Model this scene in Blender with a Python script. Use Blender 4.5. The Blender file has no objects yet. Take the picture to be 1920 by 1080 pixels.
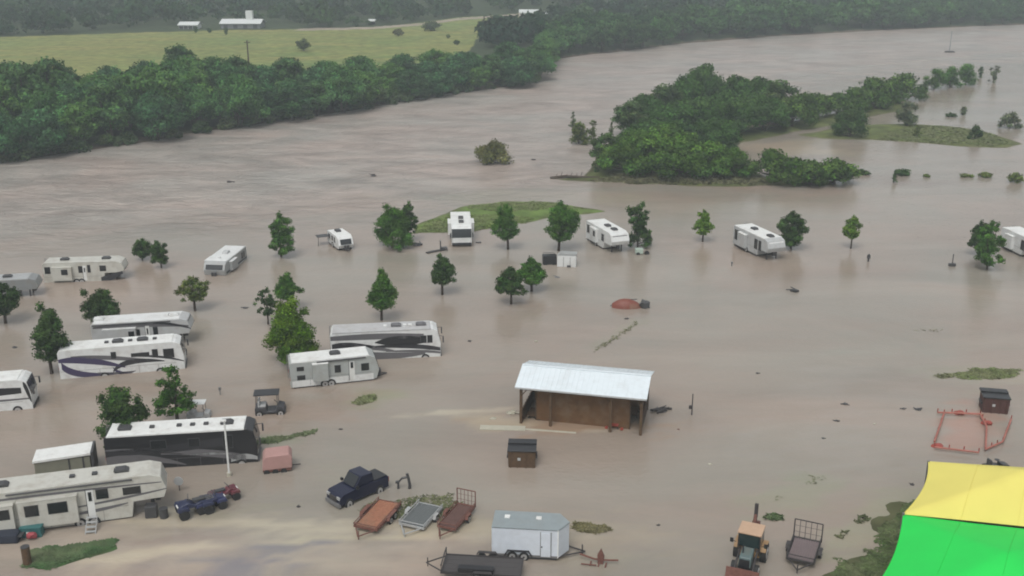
import bpy, bmesh, math, random
import numpy as np
from mathutils import Vector
R = math.radians
SC = bpy.context.scene
COL = SC.collection

# ------------------------------------------------------------------ camera, sky, sun, exposure
CAM_H = 43.0; FPX = 2000.0; PITCH = R(18.52)
cam_d = bpy.data.cameras.new('camera'); cam = bpy.data.objects.new('camera', cam_d); COL.objects.link(cam)
cam.location = (0, 0, CAM_H); cam.rotation_euler = (R(90) - PITCH, 0, 0)
cam_d.sensor_width = 36; cam_d.lens = 36 * FPX / 1920; cam_d.clip_start = 1; cam_d.clip_end = 12000
SC.camera = cam
W = bpy.data.worlds.new('World'); SC.world = W; W.use_nodes = True
wn = W.node_tree.nodes; wl = W.node_tree.links
bg = wn['Background']; sky = wn.new('ShaderNodeTexSky'); sky.sky_type = 'NISHITA'; sky.sun_disc = False
SUN_E, SUN_A = 58, 200
sky.sun_elevation = R(SUN_E); sky.sun_rotation = R(SUN_A); sky.dust_density = 4; sky.air_density = 1.2
hs = wn.new('ShaderNodeHueSaturation'); hs.inputs['Saturation'].default_value = 0.16; hs.inputs['Value'].default_value = 1.0
wl.new(sky.outputs[0], hs.inputs['Color']); wl.new(hs.outputs[0], bg.inputs[0]); bg.inputs[1].default_value = 0.13
sd = bpy.data.lights.new('sun', 'SUN'); sun = bpy.data.objects.new('sun', sd); COL.objects.link(sun)
sd.energy = 1.0; sd.angle = R(28); sd.color = (1, .97, .92)
sun.rotation_euler = (R(90 - SUN_E), 0, R(180 - SUN_A)); sun.location = (0, 0, 300)
SC.view_settings.view_transform = 'Standard'; SC.view_settings.look = 'None'
SC.view_settings.exposure = 0.28; SC.view_settings.gamma = 1
SC.cycles.filter_width = 1.9
SC.cycles.volume_bounces = 1; SC.cycles.max_bounces = 5; SC.cycles.diffuse_bounces = 3; SC.cycles.glossy_bounces = 3

# ------------------------------------------------------------------ helpers
SP, CP = math.sin(PITCH), math.cos(PITCH)
def P(px, py, z=0.0):
    """world point at height z seen at photo pixel px,py"""
    u = (px - 960) / FPX; v = (py - 540) / FPX
    t = (CAM_H - z) / (SP + v * CP)
    return Vector((u * t, t * (CP - v * SP), z))
def scale_at(py, z=0.0):
    v = (py - 540) / FPX
    return FPX * (SP + v * CP) / (CAM_H - z)
def to_px(x, y, z=0.0):
    Z = y * CP + (CAM_H - z) * SP
    return 960 + FPX * x / Z, 540 + FPX * ((CAM_H - z) * CP - y * SP) / Z

def tag(o, label=None, cat=None, group=None, kind=None):
    if label: o['label'] = label
    if cat: o['category'] = cat
    if group: o['group'] = group
    if kind: o['kind'] = kind
    return o
def thing(name, label, cat, loc=(0, 0, 0), yaw=0.0, group=None, rot=None):
    o = bpy.data.objects.new(name, None); COL.objects.link(o); o.location = loc
    o.rotation_euler = rot if rot else (0, 0, yaw); o.empty_display_size = .5
    return tag(o, label, cat, group)

_rng = random.Random(5)
MATS = {}
def mat(name, col, rough=.6, metal=0.0, var=.12, scale=2.0, spec=.4, bump=0.0, dirt=0.0):
    if name in MATS: return MATS[name]
    m = bpy.data.materials.new(name); m.use_nodes = True; nt = m.node_tree; n = nt.nodes; l = nt.links
    b = n['Principled BSDF']; b.inputs['Roughness'].default_value = rough; b.inputs['Metallic'].default_value = metal
    b.inputs['Specular IOR Level'].default_value = spec
    tc = n.new('ShaderNodeTexCoord'); nz = n.new('ShaderNodeTexNoise'); nz.inputs['Scale'].default_value = scale; nz.inputs['Detail'].default_value = 5
    l.new(tc.outputs['Object'], nz.inputs['Vector'])
    mx = n.new('ShaderNodeMix'); mx.data_type = 'RGBA'
    mx.inputs[6].default_value = (*[c * (1 - var) for c in col], 1); mx.inputs[7].default_value = (*[min(1, c * (1 + var)) for c in col], 1)
    l.new(nz.outputs['Fac'], mx.inputs[0]); out = mx.outputs[2]
    if dirt:
        nz2 = n.new('ShaderNodeTexNoise'); nz2.inputs['Scale'].default_value = .9; nz2.inputs['Detail'].default_value = 8; nz2.inputs['Roughness'].default_value = .7
        l.new(tc.outputs['Object'], nz2.inputs['Vector'])
        cr = n.new('ShaderNodeValToRGB'); cr.color_ramp.elements[0].position = .48; cr.color_ramp.elements[1].position = .72
        cr.color_ramp.elements[1].color = (dirt, dirt, dirt, 1)
        l.new(nz2.outputs['Fac'], cr.inputs[0])
        m2 = n.new('ShaderNodeMix'); m2.data_type = 'RGBA'; m2.inputs[7].default_value = (.2, .15, .1, 1)
        l.new(cr.outputs[0], m2.inputs[0]); l.new(out, m2.inputs[6]); out = m2.outputs[2]
    l.new(out, b.inputs['Base Color'])
    if bump:
        bp = n.new('ShaderNodeBump'); bp.inputs['Strength'].default_value = bump; l.new(nz.outputs['Fac'], bp.inputs['Height']); l.new(bp.outputs[0], b.inputs['Normal'])
    MATS[name] = m; return m
def attr_mat(name, rough=.8, var=.35, scale=.5, spec=.2):
    m = bpy.data.materials.new(name); m.use_nodes = True; nt = m.node_tree; n = nt.nodes; l = nt.links
    b = n['Principled BSDF']; b.inputs['Roughness'].default_value = rough; b.inputs['Specular IOR Level'].default_value = spec
    a = n.new('ShaderNodeAttribute'); a.attribute_name = 'Col'
    tc = n.new('ShaderNodeTexCoord'); nz = n.new('ShaderNodeTexNoise'); nz.inputs['Scale'].default_value = scale; nz.inputs['Detail'].default_value = 6
    l.new(tc.outputs['Object'], nz.inputs['Vector'])
    mr = n.new('ShaderNodeMapRange'); mr.inputs[1].default_value = .3; mr.inputs[2].default_value = .7; mr.inputs[3].default_value = 1 - var; mr.inputs[4].default_value = 1 + var
    l.new(nz.outputs['Fac'], mr.inputs[0])
    mx = n.new('ShaderNodeVectorMath'); mx.operation = 'SCALE'; l.new(a.outputs['Color'], mx.inputs[0]); l.new(mr.outputs[0], mx.inputs['Scale'])
    l.new(mx.outputs[0], b.inputs['Base Color']); MATS[name] = m; return m

WHITE = mat('rv_white', (.62, .63, .62), .35, dirt=.35); CREAM = mat('rv_cream', (.47, .465, .42), .4, dirt=.45)
SILVER = mat('rv_silver', (.33, .34, .34), .35, dirt=.3); GREYW = mat('rv_grey', (.40, .41, .41), .4, dirt=.3)
ROOFW = mat('roof_membrane', (.66, .67, .65), .6, dirt=.3); BLACK = mat('black_paint', (.018, .018, .02), .3)
DARK = mat('dark_grey', (.05, .05, .052), .5); GLASS = mat('tinted_glass', (.012, .014, .016), .12, spec=.6, var=.05)
RUB = mat('rubber', (.02, .02, .02), .8); RIM = mat('wheel_rim', (.5, .5, .5), .35, .6); PURPLE = mat('purple_stripe', (.05, .04, .09), .35)
MID = mat('mid_grey_stripe', (.115, .112, .118), .35); CHAR = mat('charcoal_stripe', (.03, .03, .034), .35)
RUST = mat('rusty_steel', (.14, .06, .045), .8, scale=6, var=.5, bump=.2); STEEL = mat('grey_steel', (.18, .18, .18), .5, .3)
DSTEEL = mat('dark_steel', (.05, .045, .045), .6, .2, scale=6, var=.4)
WOODB = mat('brown_boards', (.085, .05, .025), .8, scale=4, var=.45, bump=.2); WOODO = mat('orange_deck_boards', (.30, .13, .075), .8, scale=5, var=.45, dirt=.7)
BLUE = mat('blue_paint', (.008, .010, .030), .22); TIN = mat('white_tin_roof', (.64, .70, .73), .4, .0, var=.05, spec=.5, dirt=.16)
PINK = mat('faded_pink_cover', (.36, .21, .19), .7, dirt=.25); RED = mat('red_paint', (.28, .05, .035), .5, dirt=.4)
YEL = mat('yellow_machine', (.33, .20, .09), .5, dirt=.4); TEAL = mat('teal_plastic', (.03, .12, .12), .5)
CONC = mat('pale_concrete', (.38, .36, .29), .85, var=.2); BARK = mat('bark', (.06, .045, .033), .9, scale=8, var=.4)
YSAIL = mat('yellow_fabric', (.68, .60, .145), .75, var=.07, scale=.5); GSAIL = mat('green_fabric', (.01, .60, .075), .75, var=.08, scale=.5)
LEAF = attr_mat('foliage', .8, .3, .35, .08)

class MB:
    """collects geometry of several materials for ONE mesh"""
    def __init__(s): s.v = []; s.f = []; s.m = []; s.mats = []
    def mi(s, m):
        if m not in s.mats: s.mats.append(m)
        return s.mats.index(m)
    def add(s, vs, fs, m):
        k = len(s.v); s.v += [tuple(v) for v in vs]; i = s.mi(m)
        for f in fs: s.f.append(tuple(a + k for a in f)); s.m.append(i)
        return s
    def bm(s, b, m):
        b.verts.index_update(); r = s.add([v.co[:] for v in b.verts], [[v.index for v in f.verts] for f in b.faces], m); b.free(); return r
    def box(s, x0, x1, y0, y1, z0, z1, m, bev=0.0):
        b = bmesh.new(); bmesh.ops.create_cube(b, size=1)
        for v in b.verts: v.co = ((x0 + x1) / 2 + v.co.x * (x1 - x0), (y0 + y1) / 2 + v.co.y * (y1 - y0), (z0 + z1) / 2 + v.co.z * (z1 - z0))
        if bev: bmesh.ops.bevel(b, geom=b.edges[:], offset=bev, segments=2, affect='EDGES', profile=.6)
        return s.bm(b, m)
    def prism(s, prof, y0, y1, m, bev=0.0):
        b = bmesh.new(); a = [b.verts.new((x, y0, z)) for x, z in prof]; c = [b.verts.new((x, y1, z)) for x, z in prof]
        n = len(prof); b.faces.new(a); b.faces.new(c[::-1])
        for i in range(n): b.faces.new((a[i], c[i], c[(i + 1) % n], a[(i + 1) % n]))
        bmesh.ops.recalc_face_normals(b, faces=b.faces[:])
        if bev: bmesh.ops.bevel(b, geom=b.edges[:], offset=bev, segments=3, affect='EDGES', profile=.6, clamp_overlap=True)
        return s.bm(b, m)
    def tube(s, pts, r, m, n=8, r1=None):
        pts = [Vector(p) for p in pts]; vs = []; fs = []
        for i, p in enumerate(pts):
            d = (pts[min(i + 1, len(pts) - 1)] - pts[max(i - 1, 0)]).normalized()
            a = d.orthogonal().normalized(); c = d.cross(a)
            rr = r if r1 is None else r + (r1 - r) * i / (len(pts) - 1)
            for k in range(n):
                t = 2 * math.pi * k / n; vs.append(p + (a * math.cos(t) + c * math.sin(t)) * rr)
        for i in range(len(pts) - 1):
            for k in range(n): fs.append((i * n + k, i * n + (k + 1) % n, (i + 1) * n + (k + 1) % n, (i + 1) * n + k))
        fs.append(tuple(range(n))[::-1]); fs.append(tuple((len(pts) - 1) * n + k for k in range(n)))
        return s.add(vs, fs, m)
    def cyl(s, c, r, h, m, n=16, axis='y'):
        d = {'x': Vector((h / 2, 0, 0)), 'y': Vector((0, h / 2, 0)), 'z': Vector((0, 0, h / 2))}[axis]; c = Vector(c)
        return s.tube([c - d, c + d], r, m, n)
    def blob(s, c, r, m, seed=0, sub=2, amp=.15):
        rr = random.Random(seed); b = bmesh.new(); bmesh.ops.create_icosphere(b, subdivisions=sub, radius=1)
        for v in b.verts:
            k = 1 + rr.uniform(-amp, amp); v.co = (c[0] + v.co.x * r[0] * k, c[1] + v.co.y * r[1] * k, c[2] + v.co.z * r[2] * k)
        return s.bm(b, m)
    def ribbon(s, p0, p1, p2, w0, w1, w2, ys, m, n=14):
        """tapered swoosh painted on the side planes y = ys (x,z curve)"""
        for y in ys:
            vs = []; fs = []
            for i in range(n + 1):
                t = i / n; x = (1 - t) ** 2 * p0[0] + 2 * t * (1 - t) * p1[0] + t * t * p2[0]; z = (1 - t) ** 2 * p0[1] + 2 * t * (1 - t) * p1[1] + t * t * p2[1]
                w = (1 - t) ** 2 * w0 + 2 * t * (1 - t) * w1 + t * t * w2
                vs += [(x, y, z - w / 2), (x, y, z + w / 2)]
            for i in range(n):
                f = (2 * i, 2 * i + 2, 2 * i + 3, 2 * i + 1); fs.append(f if y < 0 else f[::-1])
            s.add(vs, fs, m)
        return s
    def build(s, name, parent=None, smooth=False):
        me = bpy.data.meshes.new(name); me.from_pydata(s.v, [], s.f)
        for m in s.mats: me.materials.append(m)
        me.polygons.foreach_set('material_index', s.m)
        if smooth: me.polygons.foreach_set('use_smooth', [True] * len(s.f))
        me.update(); o = bpy.data.objects.new(name, me); COL.objects.link(o)
        if parent: o.parent = parent
        return o

def np_mesh(name, verts, quads, cols=None, m=None, tris=False):
    me = bpy.data.meshes.new(name); nv = len(verts); nf = len(quads); k = quads.shape[1]
    me.vertices.add(nv); me.vertices.foreach_set('co', verts.astype(np.float32).ravel())
    me.loops.add(nf * k); me.loops.foreach_set('vertex_index', quads.astype(np.int32).ravel())
    me.polygons.add(nf); me.polygons.foreach_set('loop_start', np.arange(0, nf * k, k, dtype=np.int32))
    me.polygons.foreach_set('loop_total', np.full(nf, k, dtype=np.int32))
    me.update(calc_edges=True)
    if cols is not None:
        a = me.color_attributes.new('Col', 'FLOAT_COLOR', 'POINT'); c = np.ones((nv, 4), np.float32); c[:, :3] = cols; a.data.foreach_set('color', c.ravel())
    if m: me.materials.append(m)
    me.validate(); return me

# smooth value noise in numpy
_tab = np.random.RandomState(3).rand(256, 256)
def vnoise(x, y, s):
    x = np.asarray(x, float) / s; y = np.asarray(y, float) / s
    xi = np.floor(x).astype(int); yi = np.floor(y).astype(int); fx = x - xi; fy = y - yi
    fx = fx * fx * (3 - 2 * fx); fy = fy * fy * (3 - 2 * fy)
    g = lambda a, b: _tab[a % 256, b % 256]
    return (g(xi, yi) * (1 - fx) + g(xi + 1, yi) * fx) * (1 - fy) + (g(xi, yi + 1) * (1 - fx) + g(xi + 1, yi + 1) * fx) * fy
def fbm(x, y, s): return (vnoise(x, y, s) + .5 * vnoise(x + 31, y + 17, s / 2) + .25 * vnoise(x + 71, y + 5, s / 4)) / 1.75
def sdist(x, y, poly):
    """positive inside the polygon"""
    x = np.asarray(x, float); y = np.asarray(y, float); d = np.full(x.shape, 1e9); ins = np.zeros(x.shape, bool)
    n = len(poly)
    for i in range(n):
        ax, ay = poly[i][:2]; bx, by = poly[(i + 1) % n][:2]; ex, ey = bx - ax, by - ay
        t = np.clip(((x - ax) * ex + (y - ay) * ey) / (ex * ex + ey * ey + 1e-9), 0, 1)
        d = np.minimum(d, np.hypot(x - ax - t * ex, y - ay - t * ey))
        c = ((ay > y) != (by > y)) & (x < ex * (y - ay) / (ey if abs(ey) > 1e-9 else 1e-9) + ax); ins ^= c
    return np.where(ins, d, -d)
def wpoly(pix, z=0): return [tuple(P(a, b, z)[:2]) for a, b in pix]

# ------------------------------------------------------------------ terrain and water
BANK = wpoly([(0, 303), (130, 286), (250, 268), (380, 248), (500, 231), (600, 216), (700, 199), (800, 181), (870, 171), (950, 163), (1010, 152), (1030, 112), (1100, 103), (1200, 92), (1300, 80), (1450, 68), (1650, 57), (1920, 46)])
BX = np.array([-3000, -300] + [p[0] for p in BANK] + [700, 3000]); BY = np.array([-1200, 60] + [p[1] for p in BANK] + [620, 1200])
def bank_y(x): return np.interp(x, BX, BY)
ISLET = wpoly([(780, 436), (774, 424), (820, 408), (866, 388), (940, 379), (1030, 379), (1100, 391), (1130, 396), (1100, 401), (1058, 404), (1015, 412), (985, 419), (920, 428), (870, 433), (830, 437)])
ISLAND = wpoly([(1035, 337), (1095, 330), (1125, 285), (1170, 250), (1250, 236), (1360, 240), (1470, 233), (1560, 214), (1700, 192), (1718, 200), (1600, 226), (1490, 250), (1420, 262), (1345, 275), (1385, 290), (1400, 312), (1440, 332), (1560, 341), (1575, 350), (1400, 350), (1200, 346)])
SPIT = wpoly([(1500, 253), (1560, 240), (1640, 234), (1700, 232), (1800, 238), (1860, 250), (1915, 270), (1880, 277), (1800, 276), (1740, 269), (1640, 263), (1540, 259)])
LAWN = wpoly([(40, 1066), (52, 1032), (130, 1021), (216, 1012), (220, 1030), (165, 1046), (100, 1068)])
SHORE = wpoly([(1540, 1095), (1556, 1050), (1600, 1042), (1640, 1026), (1660, 985), (1690, 945), (1740, 925), (1850, 905), (2150, 905), (2300, 1200), (1500, 1200)])
FIELD = wpoly([(-300, 78), (-50, 72), (250, 62), (420, 57), (520, 56), (700, 52), (790, 43), (860, 33), (1000, 25), (1064, 27), (1050, 38), (990, 48), (900, 62), (890, 82), (870, 105), (700, 132), (500, 150), (0, 165), (-300, 180)], 2)
def height(x, y):
    x = np.asarray(x, float); y = np.asarray(y, float)
    d = y - bank_y(x) + (fbm(x, y, 14) - .5) * 6
    h = np.full(x.shape, -1.6) + (fbm(x, y, 30) - .5) * .6
    land = np.clip(d / 10, -1, 1) * .9 + np.clip((d - 10) / 60, 0, 1) * 1.2
    h = np.maximum(h, land)
    hill = np.clip(y - 560, 0, None); hill = np.where(y > 200, hill, 0)
    h = h + np.where(d > 0, 1, 0) * (np.clip(hill / 900, 0, 1) ** 1.3 * 110 * (.6 + .8 * fbm(x, y, 420)))
    for poly, sl, top, ns, na in ((ISLET, .08, .14, 7, 2.2), (ISLAND, .12, .5, 9, 3), (SPIT, .07, .16, 8, 2.5), (LAWN, .25, .07, 2, .5), (SHORE, .04, .16, 4, 7.0)):
        s = sdist(x, y, poly) + (fbm(x * 1, y * 1, ns) - .5) * na
        h = np.maximum(h, np.clip(s * sl, -1.5, top))
    return h
def gz(x, y): return float(height(np.array([x]), np.array([y]))[0])
def lines(*segs):
    out = []
    for a, b, st in segs: out += list(np.arange(a, b, st))
    return np.array(out)
def grid(xs, ys):
    X, Y = np.meshgrid(xs, ys); nx = len(xs); ny = len(ys)
    i = np.arange(nx * ny).reshape(ny, nx); q = np.stack([i[:-1, :-1], i[:-1, 1:], i[1:, 1:], i[1:, :-1]], -1).reshape(-1, 4)
    return X.ravel(), Y.ravel(), q
X, Y, Q = grid(lines((-6000, -600, 300), (-600, -260, 20), (-260, -70, 3), (-70, 70, .8), (70, 270, 3), (270, 700, 20), (700, 6300, 300)),
               lines((-1500, 40, 80), (40, 66, 4), (66, 105, .7), (105, 260, 1.3), (260, 600, 3.5), (600, 1600, 25), (1600, 7000, 250)))
H = height(X, Y); C = np.zeros((len(X), 3)); C[:] = (.13, .10, .075)
d = Y - bank_y(X); C[d > 3] = (.035, .05, .022)
fs = sdist(X, Y, FIELD); n1 = fbm(X, Y * 2.2, 38)[:, None]; n2 = fbm(X + 90, Y * 4, 16)[:, None]
fc = np.array([.21, .19, .062]) * (1 - n1) + np.array([.13, .185, .055]) * n1 + (n2 - .5) * np.array([.13, .06, .03])
C = np.where((fs > 0)[:, None], fc, C)
px_, py_ = to_px(X, Y, 2); trk = (np.abs(py_ - np.interp(px_, [500, 700, 800, 860, 1000], [57, 53, 45, 36, 27])) < 2) & (px_ > 560) & (px_ < 1000) & (fs > -6) & (Y > 400)
C[trk] = (.30, .25, .2)
n3 = fbm(X, Y, 3)[:, None]
for poly, ca, cb in ((ISLET, (.12, .18, .045), (.09, .14, .035)), (ISLAND, (.10, .12, .035), (.05, .06, .02)), (SPIT, (.13, .15, .045), (.07, .09, .03)), (LAWN, (.035, .10, .03), (.05, .10, .03)), (SHORE, (.05, .095, .022), (.07, .085, .035))):
    s = sdist(X, Y, poly); k = s > -4
    C[k] = (np.array(ca) * (1 - n3) + np.array(cb) * n3)[k]
    e = k & (H < .06) & (H > -1); C[e] = C[e] * .5 + np.array([.10, .08, .05]) * .5
GROUND = attr_mat('ground', .9, .3, .35)
me = np_mesh('ground', np.stack([X, Y, H], -1), Q, C, GROUND)
me.polygons.foreach_set('use_smooth', [True] * len(me.polygons))
g = bpy.data.objects.new('ground', me); COL.objects.link(g); tag(g, kind='structure')

def water_material():
    m = bpy.data.materials.new('flood_water'); m.use_nodes = True; nt = m.node_tree; n = nt.nodes; l = nt.links
    b = n['Principled BSDF']; b.inputs['IOR'].default_value = 1.33
    a = n.new('ShaderNodeAttribute'); a.attribute_name = 'Col'; fl = n.new('ShaderNodeAttribute'); fl.attribute_name = 'flow'
    tc = n.new('ShaderNodeTexCoord')
    def noise(scale, sx, sy, rot, det=5, rg=.55):
        mp = n.new('ShaderNodeMapping'); mp.inputs['Scale'].default_value = (sx, sy, 1); mp.inputs['Rotation'].default_value = (0, 0, R(rot)); l.new(tc.outputs['Object'], mp.inputs['Vector'])
        z = n.new('ShaderNodeTexNoise'); z.inputs['Scale'].default_value = scale; z.inputs['Detail'].default_value = det; z.inputs['Roughness'].default_value = rg; z.inputs['Distortion'].default_value = .6
        l.new(mp.outputs[0], z.inputs['Vector']); return z.outputs['Fac']
    st = noise(.16, .5, 1.0, -24, 9, .70)       # streaks along the current
    mr = n.new('ShaderNodeMapRange'); mr.inputs[1].default_value = .36; mr.inputs[2].default_value = .60; mr.inputs[3].default_value = .68; mr.inputs[4].default_value = 1.08; l.new(st, mr.inputs[0])
    soft = noise(.07, .45, 1.3, 4, 8, .62)
    ms = n.new('ShaderNodeMapRange'); ms.inputs[1].default_value = .3; ms.inputs[2].default_value = .7; ms.inputs[3].default_value = .86; ms.inputs[4].default_value = 1.10; l.new(soft, ms.inputs[0])
    mx = n.new('ShaderNodeMix'); l.new(fl.outputs['Fac'], mx.inputs[0]); l.new(ms.outputs[0], mx.inputs[2]); l.new(mr.outputs[0], mx.inputs[3])
    sc = n.new('ShaderNodeVectorMath'); sc.operation = 'SCALE'; l.new(a.outputs['Color'], sc.inputs[0]); l.new(mx.outputs[0], sc.inputs['Scale'])
    hu = noise(.045, .7, 1.1, 20, 7, .6); cr = n.new('ShaderNodeValToRGB'); cr.color_ramp.elements[0].position = .38; cr.color_ramp.elements[1].position = .62
    cr.color_ramp.elements[0].color = (1.035, .97, .935, 1); cr.color_ramp.elements[1].color = (.96, 1.0, .985, 1); l.new(hu, cr.inputs[0])
    mm = n.new('ShaderNodeVectorMath'); mm.operation = 'MULTIPLY'; l.new(sc.outputs[0], mm.inputs[0]); l.new(cr.outputs[0], mm.inputs[1]); l.new(mm.outputs[0], b.inputs['Base Color'])
    w1 = noise(.5, .5, 1.0, -25, 6, .6); w2 = noise(1.6, .8, 1.2, 10, 4, .5)
    b1 = n.new('ShaderNodeBump'); b1.inputs['Distance'].default_value = 1.0; l.new(w1, b1.inputs['Height'])
    s1 = n.new('ShaderNodeMath'); s1.operation = 'MULTIPLY_ADD'; l.new(fl.outputs['Fac'], s1.inputs[0]); s1.inputs[1].default_value = .9; s1.inputs[2].default_value = .03; l.new(s1.outputs[0], b1.inputs['Strength'])
    b2 = n.new('ShaderNodeBump'); b2.inputs['Distance'].default_value = .25; b2.inputs['Strength'].default_value = .20; l.new(w2, b2.inputs['Height']); l.new(b1.outputs[0], b2.inputs['Normal']); l.new(b2.outputs[0], b.inputs['Normal'])
    r1 = n.new('ShaderNodeMath'); r1.operation = 'MULTIPLY_ADD'; l.new(fl.outputs['Fac'], r1.inputs[0]); r1.inputs[1].default_value = .22; r1.inputs[2].default_value = .12; l.new(r1.outputs[0], b.inputs['Roughness'])
    return m
X, Y, Q = grid(lines((-6000, -600, 300), (-600, -260, 20), (-260, -70, 4), (-70, 70, .8), (70, 270, 4), (270, 700, 20), (700, 6300, 300)),
               lines((-1500, 40, 80), (40, 66, 4), (66, 110, .6), (110, 260, 2), (260, 600, 5), (600, 1600, 50), (1600, 7000, 250)))
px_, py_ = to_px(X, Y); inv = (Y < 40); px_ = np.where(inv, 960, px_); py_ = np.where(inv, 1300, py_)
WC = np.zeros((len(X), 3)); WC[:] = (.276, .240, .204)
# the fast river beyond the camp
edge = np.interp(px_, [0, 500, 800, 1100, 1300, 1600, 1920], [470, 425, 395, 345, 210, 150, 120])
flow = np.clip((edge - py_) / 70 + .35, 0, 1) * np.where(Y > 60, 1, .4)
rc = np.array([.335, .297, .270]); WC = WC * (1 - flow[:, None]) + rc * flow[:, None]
# sediment, shallow places and pinkish brown patches: (px, py, rx, ry, slope, colour, strength)
WATER_PATCHES = [(330, 1035, 420, 50, -.02, (.33, .28, .235), .8), (520, 985, 330, 13, .03, (.43, .37, .285), .85), (900, 990, 200, 20, .02, (.38, .33, .25), .7), (260, 1040, 200, 12, -.16, (.43, .375, .29), .85), (700, 1010, 200, 9, -.05, (.41, .36, .27), .8), (450, 1062, 200, 8, -.1, (.38, .33, .27), .7), (230, 1000, 120, 14, -.1, (.36, .31, .25), .6),
       (620, 1050, 240, 28, -.06, (.36, .31, .25), .6), (440, 1064, 150, 26, -.15, (.20, .19, .205), .95), (600, 1078, 120, 10, -.1, (.25, .22, .22), .8), (60, 1078, 160, 9, -.05, (.30, .24, .20), .8), (520, 1030, 110, 9, -.1, (.22, .20, .195), .8), (330, 1010, 150, 7, -.05, (.27, .215, .185), .7), (120, 1080, 140, 10, -.15, (.23, .2, .19), .6), (760, 1075, 120, 12, 0, (.24, .22, .2), .5),
       (840, 775, 130, 5, -.06, (.42, .37, .29), .8), (1060, 806, 150, 4, .03, (.42, .38, .30), .6), (520, 770, 160, 40, -.1, (.27, .21, .17), .7), (250, 740, 200, 30, 0, (.26, .215, .175), .6),
       (1030, 420, 160, 16, .1, (.26, .25, .2), .5), (950, 372, 200, 12, 0, (.26, .26, .2), .4), (1480, 275, 110, 16, .05, (.36, .31, .24), .7), (1500, 330, 250, 22, .05, (.26, .20, .17), .6),
       (650, 910, 60, 50, 0, (.29, .26, .21), .5), (1110, 1030, 110, 45, 0, (.31, .27, .21), .6), (400, 960, 120, 18, 0, (.30, .27, .2), .6), (1150, 630, 60, 8, -.55, (.25, .24, .18), .5),
       (1480, 930, 90, 40, -.3, (.25, .26, .19), .55), (1640, 980, 110, 50, -.5, (.27, .27, .19), .6), (1830, 705, 120, 22, 0, (.28, .27, .21), .6), (1760, 640, 160, 25, 0, (.27, .26, .22), .4), (700, 750, 60, 18, -.2, (.24, .25, .15), .5), (540, 822, 70, 12, -.1, (.22, .25, .17), .5),
       (1650, 800, 200, 90, 0, (.30, .265, .235), .5), (1815, 806, 62, 36, 0, (.33, .215, .175), .85), (1080, 800, 170, 16, .04, (.30, .22, .155), .9), (930, 790, 70, 16, 0, (.38, .33, .24), .7)]
for (a, b_, rx, ry, sl, c, k) in WATER_PATCHES:
    dx = (px_ - a) / rx; dy = (py_ - b_ - sl * (px_ - a)) / ry; nn = fbm(px_ * .55 + py_ * .6, py_ * 3.6 + a, 38) - .5
    w = np.clip(1.35 - np.sqrt(dx * dx + dy * dy) + nn * 2.6, 0, 1)[:, None]; w = w * w * (3 - 2 * w) * k
    WC = WC * (1 - w) + np.array(c) * w
nn = (fbm(X * .5, Y, 9) - .5)[:, None] * .10 + 1; WC *= nn
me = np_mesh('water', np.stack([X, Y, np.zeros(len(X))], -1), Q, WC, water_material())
at = me.attributes.new('flow', 'FLOAT', 'POINT'); at.data.foreach_set('value', flow.astype(np.float32))
wat = bpy.data.objects.new('water', me); COL.objects.link(wat); tag(wat, kind='structure')

# ------------------------------------------------------------------ foliage
ICO_V = []; ICO_F = []
_b = bmesh.new(); bmesh.ops.create_icosphere(_b, subdivisions=1, radius=1); _b.verts.index_update()
ICO_V = np.array([v.co[:] for v in _b.verts]); ICO_F = [[v.index for v in f.verts] for f in _b.faces]; _b.free()
def leaf_cloud(clumps, leaf, dens, rs, col, cvar=.28, core=True):
    """clumps: (cx,cy,cz,rx,ry,rz). quads lying over each clump's surface, random tilt; returns verts, quads, colours"""
    V = []; Cc = []
    for (cx, cy, cz, rx, ry, rz) in clumps:
        n = max(6, int(dens * (rx * ry + rx * rz + ry * rz) * 4.2 / (leaf * leaf)))
        dr = rs.normal(size=(n, 3)); dr /= np.linalg.norm(dr, axis=1)[:, None]
        rad = rs.uniform(.55, 1.2, n)[:, None]; pos = np.array([cx, cy, cz]) + dr * np.array([rx, ry, rz]) * rad
        nm = dr + rs.normal(size=(n, 3)) * .45; nm /= np.linalg.norm(nm, axis=1)[:, None]
        t = np.cross(nm, rs.normal(size=(n, 3))); t /= np.linalg.norm(t, axis=1)[:, None] + 1e-6; b = np.cross(nm, t)
        s1 = leaf * rs.uniform(.45, 1.0, n)[:, None]; s2 = leaf * rs.uniform(.3, .7, n)[:, None]
        q = np.stack([pos - t * s1, pos - b * s2, pos + t * s1, pos + b * s2], 1)
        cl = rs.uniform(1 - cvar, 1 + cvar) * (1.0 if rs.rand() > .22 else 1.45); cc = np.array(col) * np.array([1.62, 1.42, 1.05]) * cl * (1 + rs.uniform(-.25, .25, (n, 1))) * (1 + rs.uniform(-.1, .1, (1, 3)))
        V.append(q.reshape(-1, 3)); Cc.append(np.repeat(cc, 4, 0))
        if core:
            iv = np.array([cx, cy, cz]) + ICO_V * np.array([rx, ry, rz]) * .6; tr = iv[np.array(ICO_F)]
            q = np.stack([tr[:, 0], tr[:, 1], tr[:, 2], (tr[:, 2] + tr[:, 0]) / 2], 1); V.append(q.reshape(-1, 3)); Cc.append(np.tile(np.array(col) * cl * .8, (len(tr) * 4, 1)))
    V = np.concatenate(V); return V, np.arange(len(V)).reshape(-1, 4), np.clip(np.concatenate(Cc), .002, 1)
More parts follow.
